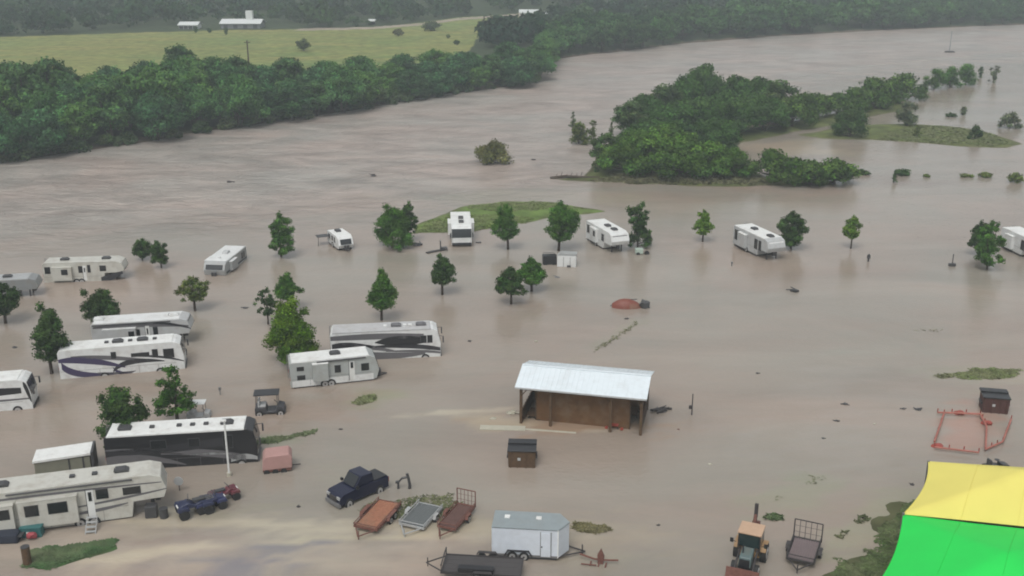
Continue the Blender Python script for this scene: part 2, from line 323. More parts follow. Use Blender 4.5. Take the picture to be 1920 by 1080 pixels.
PROF = {'round': lambda t: math.sqrt(max(0, 1 - (2 * t - 1) ** 2)) ** .8, 'tear': lambda t: min(1, (t / .25) ** .6) * (1 - max(0, t - .25) / .75) ** .75 + .05,
        'column': lambda t: min(1, (t / .12) ** .5, ((1 - t) / .25) ** .5 + .1), 'dome': lambda t: math.sqrt(max(0, 1 - t * t)) ** .9 + .05,
        'spread': lambda t: .35 + .65 * math.sin(math.pi * min(1, t * .95 + .1)), 'twin': lambda t: .95 - .45 * math.exp(-((t - .42) / .1) ** 2) if t < .93 else .5}
def make_clumps(style, w, h, z0, rs, n=26, size=.3, depth=1.0):
    out = []; pf = PROF[style if style in PROF else 'round']
    if style == 'layer':
        for i in range(5):
            t = i / 4; r = w / 2 * (1 - .72 * t); m_ = max(3, int(9 * (1 - t * .7)))
            for k in range(m_):
                a = 2 * math.pi * (k + rs.uniform(-.3, .3)) / m_; q = r * rs.uniform(.45, .95)
                out.append((q * math.cos(a), q * math.sin(a), z0 + h * (.1 + .82 * t) + rs.uniform(-.1, .1), r * .34 + .15, r * .34 + .15, h * .075))
        out.append((0, 0, z0 + h * .94, .25, .25, h * .08)); out.append((0, 0, z0 + h * .5, w * .12, w * .12, h * .35)); return out
    for i in range(n):
        t = (i + rs.uniform(0, 1)) / n; r = w / 2 * pf(t); cr = w / 2 * size * rs.uniform(.75, 1.25)
        a = rs.uniform(0, 6.283); q = max(0, r - cr * .75) * math.sqrt(rs.uniform(.25, 1)); zz = z0 + cr * .6 + t * max(.1, h - cr * 1.3)
        out.append((q * math.cos(a), q * math.sin(a) * depth, zz, cr, cr, cr * rs.uniform(.6, .85)))
    if style != 'loose': out.append((0, 0, z0 + h * .45, w * .26, w * .26 * depth, h * .3))
    return out
def trunk_mb(h0, z0, h, w, r, rs, clumps, base=-1.0, limbs=7):
    mb = MB(); k = Vector((rs.uniform(-.1, .1) * w, rs.uniform(-.1, .1) * w, 0))
    pts = [Vector((0, 0, base)), Vector((0, 0, h0)) + k * .2, Vector((0, 0, z0 + h * .3)) + k * .5, Vector((0, 0, z0 + h * .75)) + k * .3]
    mb.tube(pts, r, BARK, 7, r * .3)
    for c in clumps[:: max(1, len(clumps) // limbs)]:
        e = Vector(c[:3]); s = Vector((0, 0, max(h0, z0 + (e.z - z0) * .25))) + k * .3
        mb.tube([s, s.lerp(e, .5) + Vector((0, 0, -.05 * w)), e], r * .42, BARK, 5, r * .12)
    return mb
def tree_obj(name, label, cat, loc, yaw, clumps, leaf, dens, rs, col, trunk, group=None, cvar=.28, core=True):
    root = thing(name, label, cat, loc, yaw, group)
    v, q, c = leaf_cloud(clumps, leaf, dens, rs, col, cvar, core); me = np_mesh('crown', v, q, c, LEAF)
    o = bpy.data.objects.new('crown', me); COL.objects.link(o); o.parent = root
    if trunk: trunk.build('trunk', root, True)
    return root
def copy_tree(o, parent=None):
    c = o.copy(); COL.objects.link(c)
    if parent: c.parent = parent
    for ch in o.children: copy_tree(ch, c)
    return c

DG = (.022, .050, .016); MG = (.030, .082, .016); LG = (.065, .13, .022); BG = (.042, .092, .010); OL = (.058, .088, .028); GR = (.055, .078, .05)
# base px, base py, crown box x0 y0 x1 y1, style, colour, label
PARK = [
 (267, 488, 249, 449, 286, 484, 'round', DG, 'left tree of the dark round pair on the water, right of the long beige camper'),
 (303, 502, 284, 454, 319, 494, 'twin', DG, 'right tree of the dark pair, lower branches touching the flood left of the angled camper'),
 (366, 582, 332, 520, 394, 566, 'loose', OL, 'sparse olive tree on a thin trunk standing just below the angled white camper'),
 (188, 618, 160, 545, 229, 604, 'spread', DG, 'ragged dark tree rising behind the grey camper with the raised nose'),
 (98, 700, 61, 573, 141, 677, 'tear', DG, 'big dense dark tree at the tail of the white coach with purple swooshes'),
 (10, 606, -24, 530, 46, 590, 'round', DG, 'dark tree at the left edge of the photo, in front of the silver camper'),
 (528, 482, 504, 404, 553, 477, 'column', MG, 'upright oval tree standing alone left of the smallest white camper'),
 (503, 608, 480, 541, 522, 592, 'loose', DG, 'small thin dark sapling left of the big bright green tree'),
 (541, 580, 514, 514, 568, 562, 'tear', MG, 'light airy tree just above the big bright green tree'),
 (552, 684, 498, 564, 607, 682, 'tear', BG, 'big bright yellow green bushy tree behind the white travel trailer'),
 (715, 600, 685, 508, 748, 581, 'tear', MG, 'neat egg shaped tree directly above the grey and black striped coach'),
 (829, 552, 800, 480, 858, 534, 'tear', DG, 'dark triangular small tree on a tall trunk below the camper by the grass strip'),
 (735, 464, 697, 388, 772, 462, 'dome', MG, 'broad leafy tree left of the green grass strip, front one of two'),
 (766, 452, 750, 382, 784, 440, 'column', DG, 'narrow dark tree half hidden behind the broad tree by the grass strip'),
 (953, 467, 920, 388, 975, 450, 'tear', MG, 'round green tree in front of the grass strip'),
 (1047, 470, 1017, 383, 1083, 452, 'round', MG, 'wind tossed tree at the right end of the grass strip'),
 (958, 570, 932, 503, 986, 552, 'dome', DG, 'lower left tree of the touching pair in the middle of the camp'),
 (997, 546, 965, 485, 1026, 532, 'tear', MG, 'upper right tree of the touching pair in the middle of the camp'),
 (1196, 463, 1176, 384, 1224, 462, 'twin', DG, 'tall dark two tiered tree right of the camper with the grey windscreen'),
 (1317, 453, 1297, 397, 1336, 441, 'tear', LG, 'small light green tree alone between the two right hand campers'),
 (1483, 466, 1452, 401, 1511, 462, 'round', DG, 'round near black tree touching the camper on the right'),
 (1595, 466, 1576, 407, 1612, 448, 'round', LG, 'small pale green lollipop tree on a thin trunk, alone on the right'),
 (1835, 480, 1812, 418, 1856, 472, 'column', DG, 'rear left tree of the close pair near the right edge'),
 (1851, 505, 1825, 420, 1878, 498, 'column', MG, 'taller front tree of the close pair near the right edge'),
 (333, 796, 288, 688, 372, 765, 'layer', MG, 'layered conifer like tree on a slim trunk behind the black coach'),
 (236, 842, 186, 726, 284, 838, 'spread', DG, 'large ragged tree leaning against the tail of the black coach'),
]
for i, (bx, by, x0, y0, x1, y1, st, col, lab) in enumerate(PARK):
    rs = np.random.RandomState(100 + i); p = P(bx, by); s = scale_at(by); w = (x1 - x0) / s * 1.08; cd = .95
    zt = (by - y0) / s / cd; zb = max(-.2, (by - y1) / s / cd); h = (zt - zb) * 1.0; n = {'loose': 38, 'spread': 52, 'column': 50}.get(st, 54)
    off = ((x0 + x1) / 2 - bx) / s
    cl = [(c[0] + off, c[1], *c[2:]) for c in make_clumps(st, w * 1.02, h * .97, zb, rs, n, {'loose': .21, 'spread': .24}.get(st, .25))]
    if st == 'layer': cl = [(c[0] * .85, c[1] * .85, c[2], c[3] * .7, c[4] * .7, c[5]) for c in cl]
    ln = rs.uniform(-.12, .12); cl = [(c[0] + ln * (c[2] - zb), *c[1:]) for c in cl]
    for k in range(7):
        a = rs.uniform(0, 6.28); t_ = rs.uniform(.15, .95); q_ = w * .40 * (1 - .6 * t_); cl.append((off + math.cos(a) * q_, math.sin(a) * q_, zb + h * t_, w * .085, w * .085, h * .075))
    cl.append((off + rs.uniform(-.1, .1) * w, 0, zb + h * .98, w * .1, w * .1, h * .1))
    if i in (3, 25):   # ragged shoots
        for k in range(5):
            a = rs.uniform(-1, 1); cl.append((off + a * w * .42, rs.uniform(-.2, .2) * w, zb + h * rs.uniform(.75, 1.02), w * .09, w * .09, h * .11))
    hv = .10 if st == 'column' else .14
    tr = trunk_mb(zb, zb, h, w, .05 * max(2.2, w) * .9, rs, cl, base=-1.2)
    tree_obj('tree', lab, 'tree', (p.x, p.y, 0), 0, cl, .17 if st != 'loose' else .15, .85 if st != 'loose' else .7, rs, col, tr, 'young shade trees standing in the flooded camp')

# riverside trees: five crowns shared by all copies
def big_tree(name, seed, w, h, col, style='dome', n=46, leaf=.42, trunk_h=2.5, dens=.62):
    rs = np.random.RandomState(seed); cl = make_clumps(style, w, h - trunk_h, trunk_h, rs, n, .27)
    tr = trunk_mb(trunk_h, trunk_h, h - trunk_h, w, .35, rs, cl, base=-1.5, limbs=9)
    if seed % 2: 
        for a in (1.0, 3.4): tr.tube([(math.cos(a) * .3, math.sin(a) * .3, -1.5), (math.cos(a) * 1.2, math.sin(a) * 1.2, trunk_h * .7), (math.cos(a) * 2.6, math.sin(a) * 2.6, trunk_h + 2)], .2, BARK, 6, .1)
    return tree_obj(name, 'x', 'tree', (0, 0, 0), 0, cl, leaf, dens, rs, col, tr, cvar=.48)
protos = [big_tree('riverside_tree', 11, 15, 13, (.030, .085, .030), 'dome'), big_tree('riverside_tree', 12, 14, 14, (.020, .056, .024), 'dome'),
          big_tree('riverside_tree', 13, 12, 12, (.042, .105, .030), 'round'), big_tree('riverside_tree', 14, 16, 12, (.022, .062, .030), 'dome', 54), big_tree('riverside_tree', 15, 11, 14, (.034, .085, .032), 'round')]
used = set()
def put(proto, x, y, z, s, sz, yaw, label, group, name=None):
    i = proto.as_pointer(); o = proto if i not in used else copy_tree(proto); used.add(i)
    o.location = (x, y, z); o.scale = (s, s, sz); o.rotation_euler = (0, 0, yaw); o['label'] = label; o['group'] = group
    if name: o.name = name
    return o
rr = random.Random(21)
depth_at = lambda x: np.interp(x, [-260, -100, -75, -50, -35, -20, -5, 12], [46, 40, 36, 17, 11, 18, 9, 10])
pts = []
for k in range(6000):
    x = rr.uniform(-135, 14); y = float(bank_y(x)) + rr.uniform(-2.5, depth_at(x) * 1.25 + 4)
    if all((x - a) ** 2 + (y - b) ** 2 > 7.0 ** 2 for a, b in pts): pts.append((x, y))
for x, y in pts:
    dd = y - float(bank_y(x)); row = 'with its trunk in the river' if dd < 9 else ('in the second rank' if dd < 20 else 'backing onto the field')
    part = 'at the left edge of the photo' if x < -92 else 'left of the field pole' if x < -58 else 'below the round field bush' if x < -35 else 'where white foam shows through' if x < -10 else 'on the low point jutting into the river'
    s = rr.uniform(.78, 1.12) * (1.0 if x < -40 else .86)
    put(rr.choice(protos), x, y, gz(x, y) - .3, s, s * rr.uniform(.85, 1.05) * (1.05 if x < -60 else .92), rr.uniform(0, 6.28), f'riverside tree {row}, {part}', f'far bank trees {row}, {part}')
# shrubs hanging into the river under those trees
def shrub_proto(name, seed, w, h, col, leaf=.3, n=16):
    rs = np.random.RandomState(seed); cl = make_clumps('dome', w, h, -.3, rs, n, .33)
    tr = trunk_mb(.2, -.2, h, w, .09, rs, cl, base=-1.2, limbs=6)
    return tree_obj(name, 'x', 'bush', (0, 0, 0), 0, cl, leaf, .6, rs, col, tr, cvar=.3)
sh = [shrub_proto('bush', 31, 7, 4, (.026, .055, .026)), shrub_proto('bush', 32, 8, 4.5, (.036, .065, .032)), shrub_proto('bush', 33, 6, 3.2, (.05, .075, .04))]
xs = -108.0
while xs < 12:
    if rr.random() < .85:
        y = float(bank_y(xs)) - rr.uniform(-1, 2.0); s = rr.uniform(.6, 1.1)
        part = 'at the left edge of the photo' if xs < -85 else 'below the yellow field' if xs < -45 else 'where white foam shows through' if xs < -10 else 'on the low point jutting into the river'
        put(rr.choice(sh), xs, y, 0, s, s, rr.uniform(0, 6), 'low bush trailing in the river, ' + part, 'bushes trailing in the river, ' + part)
    xs += rr.uniform(2.8, 5.0)

# the upper right bank: individual trees close to the water
protos2 = [big_tree('bank_tree', 41, 15, 12, (.018, .052, .022), 'dome', 30, .7), big_tree('bank_tree', 42, 17, 13, (.028, .072, .026), 'round', 30, .7), big_tree('bank_tree', 43, 14, 11, (.020, .048, .022), 'dome', 30, .7)]
pts = []
for k in range(9000):
    x = rr.uniform(14, 275); y = float(bank_y(x)) + rr.uniform(1, 46)
    if x < 25 and y < 385: continue
    if all((x - a) ** 2 + (y - b) ** 2 > 9.5 ** 2 for a, b in pts): pts.append((x, y))
for x, y in pts[:240]:
    dd = y - float(bank_y(x)); row = 'at the water line' if dd < 12 else 'in the wood' if dd < 30 else 'deep in the wood'
    part = 'above the wooded island' if x < 95 else 'left of the thin post in the river' if x < 200 else 'at the upper right of the photo'
    s = rr.uniform(.75, 1.1)
    put(rr.choice(protos2), x, y, gz(x, y) - .4, s, s * rr.uniform(.8, 1.05), rr.uniform(0, 6.28), f'hazy tree {row}, {part}', f'distant bank trees {row}, {part}')

# far woodland: one mass
def woodland():
    rs = np.random.RandomState(77); V = []; C = []
    base = []
    for k in range(6):
        v, q, c = leaf_cloud(make_clumps(['dome', 'round', 'dome'][k % 3], 13, 9, 1.5, rs, 9, .42), 1.5, .55, rs, (1, 1, 1), .3, False); base.append((v, c))
    n = 0; gx = []; 
    for yy in np.arange(300, 1250, 1.0):
        pass
    cand = rs.rand(60000, 2); xx = (cand[:, 0] - .5) * 2; yy = 300 + cand[:, 1] ** 1.0 * 900; xx = xx * (yy * .56 + 40)
    b = bank_y(xx); fsd = sdist(xx, yy, FIELD); ok = (yy > b + np.where(xx > 14, 42, 60)) & (fsd < -6) & (yy > 400)
    # open clearings on the slopes
    ppx, ppy = to_px(xx, yy, 2); ok &= ~((ppx < 60) & (np.abs(ppy - 18) < 4)) & ~((np.abs(ppx - 380) < 45) & (np.abs(ppy - 24) < 3)) & ~((ppx > 320) & (ppx < 520) & (ppy > 44) & (ppy < 70)) & ~((ppx > 960) & (ppx < 1075) & (ppy > 20) & (ppy < 44)) 
    xx = xx[ok]; yy = yy[ok]; cell = {}; keep = []
    for i in range(len(xx)):
        sp = 8.5 if yy[i] < 650 else 12
        k = (int(xx[i] // sp), int(yy[i] // sp))
        if k in cell: continue
        cell[k] = 1; keep.append(i)
    xx = xx[keep]; yy = yy[keep]; zz = height(xx, yy)
    tone = fbm(xx, yy * 1.5, 60)
    for x, y, z, t in zip(xx, yy, zz, tone):
        v, c = base[rs.randint(6)]; a = rs.uniform(0, 6.28); s = rs.uniform(.65, 1.15); sz = s * rs.uniform(.7, 1.1)
        ca, sa = math.cos(a), math.sin(a)
        V.append(np.stack([x + (v[:, 0] * ca - v[:, 1] * sa) * s, y + (v[:, 0] * sa + v[:, 1] * ca) * s, z - .5 + v[:, 2] * sz], 1))
        col = np.array([.010, .032, .016]) * np.clip(1.6 - 2 * t, 0, 1) + np.array([.044, .085, .03]) * np.clip(2 * t - .6, 0, 1)
        C.append(c * col * rs.uniform(.7, 1.3))
    V = np.concatenate(V); me = np_mesh('woodland', V, np.arange(len(V)).reshape(-1, 4), np.clip(np.concatenate(C), 0, 1), LEAF)
    o = bpy.data.objects.new('woodland', me); COL.objects.link(o); tag(o, 'far hazy woodland covering the land beyond the yellow field and the river', 'woodland', kind='stuff')
    print('woodland crowns', len(xx), 'verts', len(V))
woodland()

# the wooded island: (px, py of base, width m, height m, colour proto)
isl = [big_tree('island_tree', 51, 13, 9, (.022, .056, .016), 'dome', 44, .36, 1.0, .7), big_tree('island_tree', 52, 12, 8.5, (.032, .076, .015), 'dome', 44, .34, .8, .7), big_tree('island_tree', 53, 9, 10, (.026, .050, .020), 'round', 36, .36, 1.2, .7), big_tree('island_tree', 54, 8, 5, (.030, .070, .016), 'dome', 30, .32, .4, .7)]
ISL = [ # px, py, proto, scale, zscale, label
 (1320, 212, 0, 1.0, 1.75, 'tallest dark tree at the top of the wooded island'), (1278, 222, 0, .95, 1.5, 'dark tree just left of the tallest one at the top of the island'), (1245, 232, 2, 1.1, 1.15, 'dull green tree on the upper left slope of the island'),
 (1205, 243, 0, .9, 1.1, 'dark tree at the left shoulder of the island'), (1180, 255, 2, 1.0, .9, 'leftmost dark tree of the island back row'), (1375, 218, 0, 1.15, 1.45, 'dark tree just right of the tallest one on the island'),
 (1420, 222, 0, 1.1, 1.45, 'rounded tree at the top right of the island'), (1455, 234, 2, 1.25, 1.25, 'dark tree at the right shoulder of the island'), (1430, 248, 0, 1.0, 1.05, 'shadowy tree over the right edge of the island pool'),
 (1380, 253, 0, 1.1, 1.1, 'dark broad tree in the heart of the island'), (1320, 252, 0, 1.15, 1.1, 'dark tree behind the bright green front trees of the island'), (1265, 255, 0, 1.1, 1.0, 'dark tree behind the left part of the island front'), (1485, 240, 3, 1.4, 1.5, 'low tree where the island narrows'),
 (1340, 285, 0, .85, .9, 'mid green tree between dark heart and right front of the island'), (1210, 285, 0, .9, .9, 'mid green tree above the left front of the island'),
 (1135, 322, 2, .75, .85, 'leftmost front tree of the island beside the driftwood'), (1175, 330, 1, .95, 1.0, 'bright green front tree of the island, second from the left'), (1225, 330, 1, 1.1, 1.15, 'bright green front tree of the island, third from the left'), (1275, 333, 1, 1.05, 1.1, 'bright green tree at the centre of the island front'),
 (1320, 334, 1, .95, .95, 'green front tree of the island right of the centre'), (1370, 334, 1, .85, .75, 'last and lowest green front tree of the island on the right'), (1250, 300, 1, 1.1, 1.0, 'bright green tree crowning the front group of the island'), (1190, 302, 1, .9, .85, 'bright green tree at the upper left of the front group'),
 (1443, 334, 3, 1.0, 1.25, 'leftmost round bush of the low thicket right of the island front'), (1482, 345, 3, 1.2, 1.05, 'second bush of the low thicket right of the island front'), (1522, 347, 3, 1.15, 1.0, 'third bush of the low thicket right of the island front'), (1566, 345, 3, 1.2, 1.05, 'rightmost and broadest bush of the low thicket'),
 (1505, 228, 3, 1.25, 1.5, 'first tree of the chain running right from the island'), (1535, 222, 3, 1.2, 1.3, 'second tree of the chain running right from the island'), (1568, 215, 3, 1.2, 1.2, 'third tree of the chain running right from the island'), (1602, 208, 3, 1.3, 1.35, 'fourth tree of the chain running right from the island'),
 (1634, 203, 3, 1.5, 1.75, 'highest tree in the chain running right from the island'), (1664, 194, 3, 1.3, 1.35, 'tree before the end of the chain right of the island'), (1693, 186, 3, 1.6, 1.7, 'last round tree ending the chain right of the island')]
for px, py, k, s, sz, lab in ISL:
    p = P(px, py); put(isl[k], p.x, p.y, gz(p.x, p.y) - .3, s, sz * (.86 if k != 3 else .95), rr.uniform(0, 6), lab, 'trees and thickets of the flooded island')
# single bushes on the river and the spit: base px,py, w px, h px, colour, label, style
SOLO = [(1592, 257, 84, 58, DG, 'big dark round bush at the left end of the grassy spit', 'dome'), (1700, 237, 50, 48, GR, 'round grey green tree behind the grassy spit', 'round'), (1719, 257, 20, 22, OL, 'tiny bush in the middle of the grassy spit', 'dome'),
 (1827, 262, 34, 28, DG, 'small round bush toward the right end of the grassy spit', 'dome'), (1893, 240, 46, 32, GR, 'pale grey bush standing in water above the tip of the spit', 'dome'), (1806, 216, 16, 18, GR, 'tiny tree top sticking out of the water above the spit', 'round'), (1783, 219, 24, 7, DG, 'flat raft of brush floating left of the tiny tree top', 'dome'), 
 (1752, 168, 50, 42, MG, 'left third of the drowned thicket at the upper right', 'dome'), (1782, 165, 54, 42, MG, 'middle third of the drowned thicket at the upper right', 'dome'), (1811, 160, 50, 42, MG, 'right third of the drowned thicket at the upper right', 'dome'), (1838, 146, 14, 22, DG, 'small tree top just right of the drowned thicket', 'round'), (1862, 155, 22, 34, GR, 'thin grey tree top standing apart at the far upper right', 'twin'), (1732, 170, 16, 18, DG, 'small scrub left of the drowned thicket', 'dome'),
 (1086, 270, 48, 44, OL, 'olive scrub tree standing in the current left of the island', 'dome'), (1112, 268, 22, 46, OL, 'thin upright scrub beside the olive scrub tree in the current', 'round'), (1146, 262, 16, 36, GR, 'thin grey sapling against the left shoulder of the island', 'tear'), (1074, 250, 18, 44, GR, 'thin dark shoot above the olive scrub in the current', 'tear'),
 (922, 306, 84, 46, (.075, .085, .04), 'uprooted brown and olive tree drifting in mid river', 'dome'), (1903, 342, 36, 20, OL, 'low bush in the water at the right edge of the photo', 'dome'), (1848, 332, 30, 9, OL, 'flat scrub left of the bush at the right edge', 'dome'), (1811, 332, 28, 5, OL, 'thin line of weed left of the flat scrub on the right', 'dome'), (1736, 332, 18, 6, OL, 'little floating weed clump between the scrub and the branch raft', 'dome'), (1690, 328, 42, 9, DG, 'raft of dark branches floating right of the low thicket', 'dome'), (1676, 342, 14, 16, DG, 'knot of roots hanging from the branch raft', 'dome'), (1618, 327, 34, 6, DG, 'dark branch floating at the right end of the low thicket', 'dome'),
 (1120, 325, 24, 26, DG, 'small dark shrub at the left foot of the island', 'loose')]
for i, (bx, by, wp, hp, col, lab, st) in enumerate(SOLO):
    rs = np.random.RandomState(300 + i); p = P(bx, by); s = scale_at(by); w = wp / s; h = hp / s
    cl = make_clumps(st, w, h, 0 if h < 2 else -.1, rs, 18 if st != 'loose' else 12, .3 if st != 'loose' else .2, .7)
    tr = trunk_mb(.1 if st == 'dome' else h * .2, 0, h, w, .03 * w + .02, rs, cl, base=-.8, limbs=8)
    if i == 17:
        for k in range(9): a = rs.uniform(0, 6.28); tr.tube([(0, 0, .3), (math.cos(a) * w * .3, math.sin(a) * w * .2, 1.2), (math.cos(a) * w * .52, math.sin(a) * w * .4, rs.uniform(.6, 2.6))], .09, CONC, 5, .03)
    tree_obj('bush' if hp < 40 else 'tree', lab, 'bush' if hp < 40 else 'tree', (p.x, p.y, gz(p.x, p.y) if gz(p.x, p.y) > 0 else 0), 0, cl, .2 if w < 3 else .27, .65, rs, col, tr, 'bushes standing alone in the flooded river' if hp < 40 else None)
FT = [(570, 96, 34, 24, (.045, .07, .03), 'round dark bush alone in the middle of the yellow field'), (748, 68, 26, 14, (.06, .07, .04), 'small brownish tree at the upper middle of the field'), (808, 58, 40, 18, (.035, .055, .035), 'broad dark tree on the track at the top of the field'), (905, 50, 20, 12, (.06, .07, .04), 'small tree at the upper right of the field'), (840, 72, 10, 7, OL, 'tiny shrub in the right part of the field'), (857, 85, 14, 10, DG, 'dark shrub at the lower right corner of the field'), (368, 62, 12, 12, DG, 'small dark tree beside the left white farm roof'), (393, 62, 12, 10, DG, 'small dark tree between the two white farm buildings'), (424, 66, 9, 14, DG, 'narrow dark tree in front of the long white farm building'), (690, 48, 14, 10, DG, 'dark tree by the speck of white at the edge of the woods')]
for i, (bx, by, wp, hp, col, lab) in enumerate(FT):
    rs = np.random.RandomState(400 + i); p = P(bx, by, 2); s = scale_at(by, 2); w = wp / s; h = hp / s
    cl = make_clumps('round', w, h * .9, h * .1, rs, 18, .32); z = gz(p.x, p.y)
    tree_obj('field_tree', lab, 'tree', (p.x, p.y, z), 0, cl, .5, .6, rs, col, trunk_mb(h * .1, h * .1, h * .9, w, .2, rs, cl, base=-.3), 'scattered trees in the yellow field')

# grass that breaks the surface
GRASS = attr_mat('grass_blades', .8, .3, 1.0)
def grass(pix, label, n, col, hgt=.18, size=.22, ns=3, thr=.0):
    poly = wpoly(pix); xs_ = [p[0] for p in poly]; ys_ = [p[1] for p in poly]; rs = np.random.RandomState(len(label) + n)
    x = rs.uniform(min(xs_) - 1, max(xs_) + 1, n * 6); y = rs.uniform(min(ys_) - 1, max(ys_) + 1, n * 6)
    s = sdist(x, y, poly) + (fbm(x, y * 1.3, ns) - .5) * ns * .9; k = np.where(s > thr + rs.uniform(0, 1, len(s)) ** 2 * min(1.3, ns * .5))[0][:n]; x = x[k]; y = y[k]; z = np.maximum(height(x, y), .0) + .01
    a = rs.uniform(0, 3.14, len(x)); w = size * rs.uniform(.4, 1, len(x)); h = hgt * rs.uniform(.3, 1, len(x)); lx = rs.normal(0, .12, len(x)); ly = rs.normal(0, .12, len(x))
    c, s_ = np.cos(a) * w, np.sin(a) * w
    V = np.stack([np.stack([x - c, y - s_, z], -1), np.stack([x + c, y + s_, z], -1), np.stack([x + c * .4 + lx, y + s_ * .4 + ly, z + h], -1), np.stack([x - c * .4 + lx, y - s_ * .4 + ly, z + h], -1)], 1).reshape(-1, 3)
    cc = np.array(col) * rs.uniform(.7, 1.3, (len(x), 1)); bl = (fbm(x, y, 1.6) * .7)[:, None]; cc = np.repeat(cc * (1 - bl) + np.array([.17, .15, .10]) * bl, 4, 0)
    me = np_mesh('grass', V, np.arange(len(V)).reshape(-1, 4), cc, GRASS); o = bpy.data.objects.new('grass', me); COL.objects.link(o)
    tag(o, label, 'grass', kind='stuff')
grass([(780, 436), (790, 420), (850, 402), (868, 404), (900, 404), (985, 408), (1010, 410), (980, 419), (920, 428), (860, 434)], 'bright green near half of the grass strip beside the campers', 9000, (.13, .20, .045), .07, .3)
grass([(868, 396), (880, 386), (940, 379), (1030, 379), (1100, 391), (1020, 395), (940, 396)], 'green far ridge of the grass strip toward the river', 6000, (.12, .18, .045), .07, .3)
grass([(1640, 262), (1700, 234), (1800, 238), (1860, 250), (1900, 269), (1860, 276), (1760, 270)], 'olive and green grass on the spit near the right edge', 9000, (.11, .15, .045), .08, .45)
grass([(1110, 340), (1150, 330), (1400, 335), (1560, 342), (1400, 348), (1200, 345)], 'muddy grass along the foot of the wooded island', 5000, (.09, .10, .04), .3, .4)
grass([(44, 1064), (54, 1033), (130, 1022), (215, 1013), (219, 1030), (165, 1045), (100, 1066)], 'dark green lawn emerging beside the big camper at the lower left', 9000, (.028, .10, .026), .05, .13, 1)
grass([(1545, 1090), (1558, 1046), (1600, 1050), (1640, 1030), (1662, 985), (1692, 943), (1740, 930), (1900, 915), (1900, 1100)], 'rough green bank under the green and yellow shade sails', 22000, (.05, .10, .022), .06, .2, 2)
grass([(1105, 662), (1150, 630), (1192, 602), (1200, 604), (1165, 632), (1115, 664)], 'thin diagonal strip of drowned grass above the open pavilion', 700, (.12, .14, .06), .08, .16, 1, .05)
grass([(1790, 702), (1830, 690), (1912, 692), (1914, 706), (1860, 710), (1800, 708)], 'green grass hump above the dark box at the right edge', 2200, (.11, .15, .045), .05, .2, 2)
grass([(1750, 704), (1775, 700), (1795, 706), (1765, 710)], 'small weed clump left of the green hump at the right edge', 300, (.12, .14, .06), .08, .18, 1)
grass([(1685, 618), (1760, 612), (1850, 618), (1760, 626)], 'faint line of drowned grass crossing the water on the right', 260, (.17, .17, .10), .05, .2, 3, .3)
grass([(660, 756), (670, 742), (700, 736), (716, 740), (700, 756), (675, 762)], 'small green grass patch below the white travel trailer', 1100, (.13, .17, .06), .08, .18, 1.5, .1)
grass([(488, 832), (500, 818), (590, 808), (585, 816), (520, 830)], 'green grass sliver between the black coach and the pink cover', 1500, (.08, .13, .05), .08, .16, 1.5)
grass([(1434, 972), (1440, 965), (1466, 965), (1468, 974), (1450, 978)], 'round tuft of green grass right of the tractor arm', 500, (.03, .09, .02), .14, .16, 1, 0)
grass([(1562, 1008), (1575, 992), (1600, 975), (1620, 968), (1628, 975), (1600, 1000), (1580, 1012)], 'dark weed patches trailing up from the green bank', 900, (.06, .08, .03), .12, .18, 2, .1)
grass([(1400, 950), (1460, 925), (1520, 890), (1560, 880), (1570, 895), (1500, 925), (1430, 955)], 'faint drowned weeds scattered between tractor and open water', 500, (.14, .15, .09), .06, .18, 2.5, .55)
grass([(1075, 992), (1085, 984), (1140, 984), (1160, 994), (1140, 1002), (1085, 998)], 'olive grass mound right of the white cargo trailer', 1600, (.14, .13, .05), .10, .18, 1.5)
grass([(655, 960), (680, 942), (760, 925), (850, 918), (900, 950), (830, 985), (760, 985)], 'weedy strip showing between the parked flatbed trailers', 1500, (.07, .10, .03), .08, .18, 2, .45)

# ------------------------------------------------------------------ campers and coaches
def wheel(parent, x, y, z, r, w=.25, rim=True, side=-1):
    o = MB(); o.cyl((0, 0, 0), r, w, RUB, 18); t = o.build('wheel', parent); t.location = (x, y, z)
    if rim:
        q = MB(); q.cyl((0, side * (w / 2 + .012), 0), r * .62, .03, RIM, 14); q.cyl((0, side * (w / 2 + .035), 0), r * .2, .03, DSTEEL, 8); q.build('rim', t)
def window(parent, x0, x1, y, z0, z1, frame=DARK, name='window'):
    s = 1 if y > 0 else -1; o = MB(); o.box(x0 - .05, x1 + .05, min(y, y + s * .03), max(y, y + s * .03), z0 - .05, z1 + .05, frame); w = o.build(name, parent)
    q = MB(); q.box(x0, x1, min(y + s * .028, y + s * .045), max(y + s * .028, y + s * .045), z0, z1, GLASS); q.build('pane', w)
def ac(parent, x, z, big=True, m=WHITE):
    o = MB()
    if big: o.prism([(x - .5, z), (x - .45, z + .26), (x + .3, z + .28), (x + .55, z + .12), (x + .55, z)], -.36, .36, m, .04); o.box(x - .54, x - .49, -.25, .25, z + .05, z + .2, DARK)
    else: o.box(x - .2, x + .2, -.2, .2, z, z + .16, m, .03)
    o.build('air_conditioner' if big else 'roof_vent', parent)
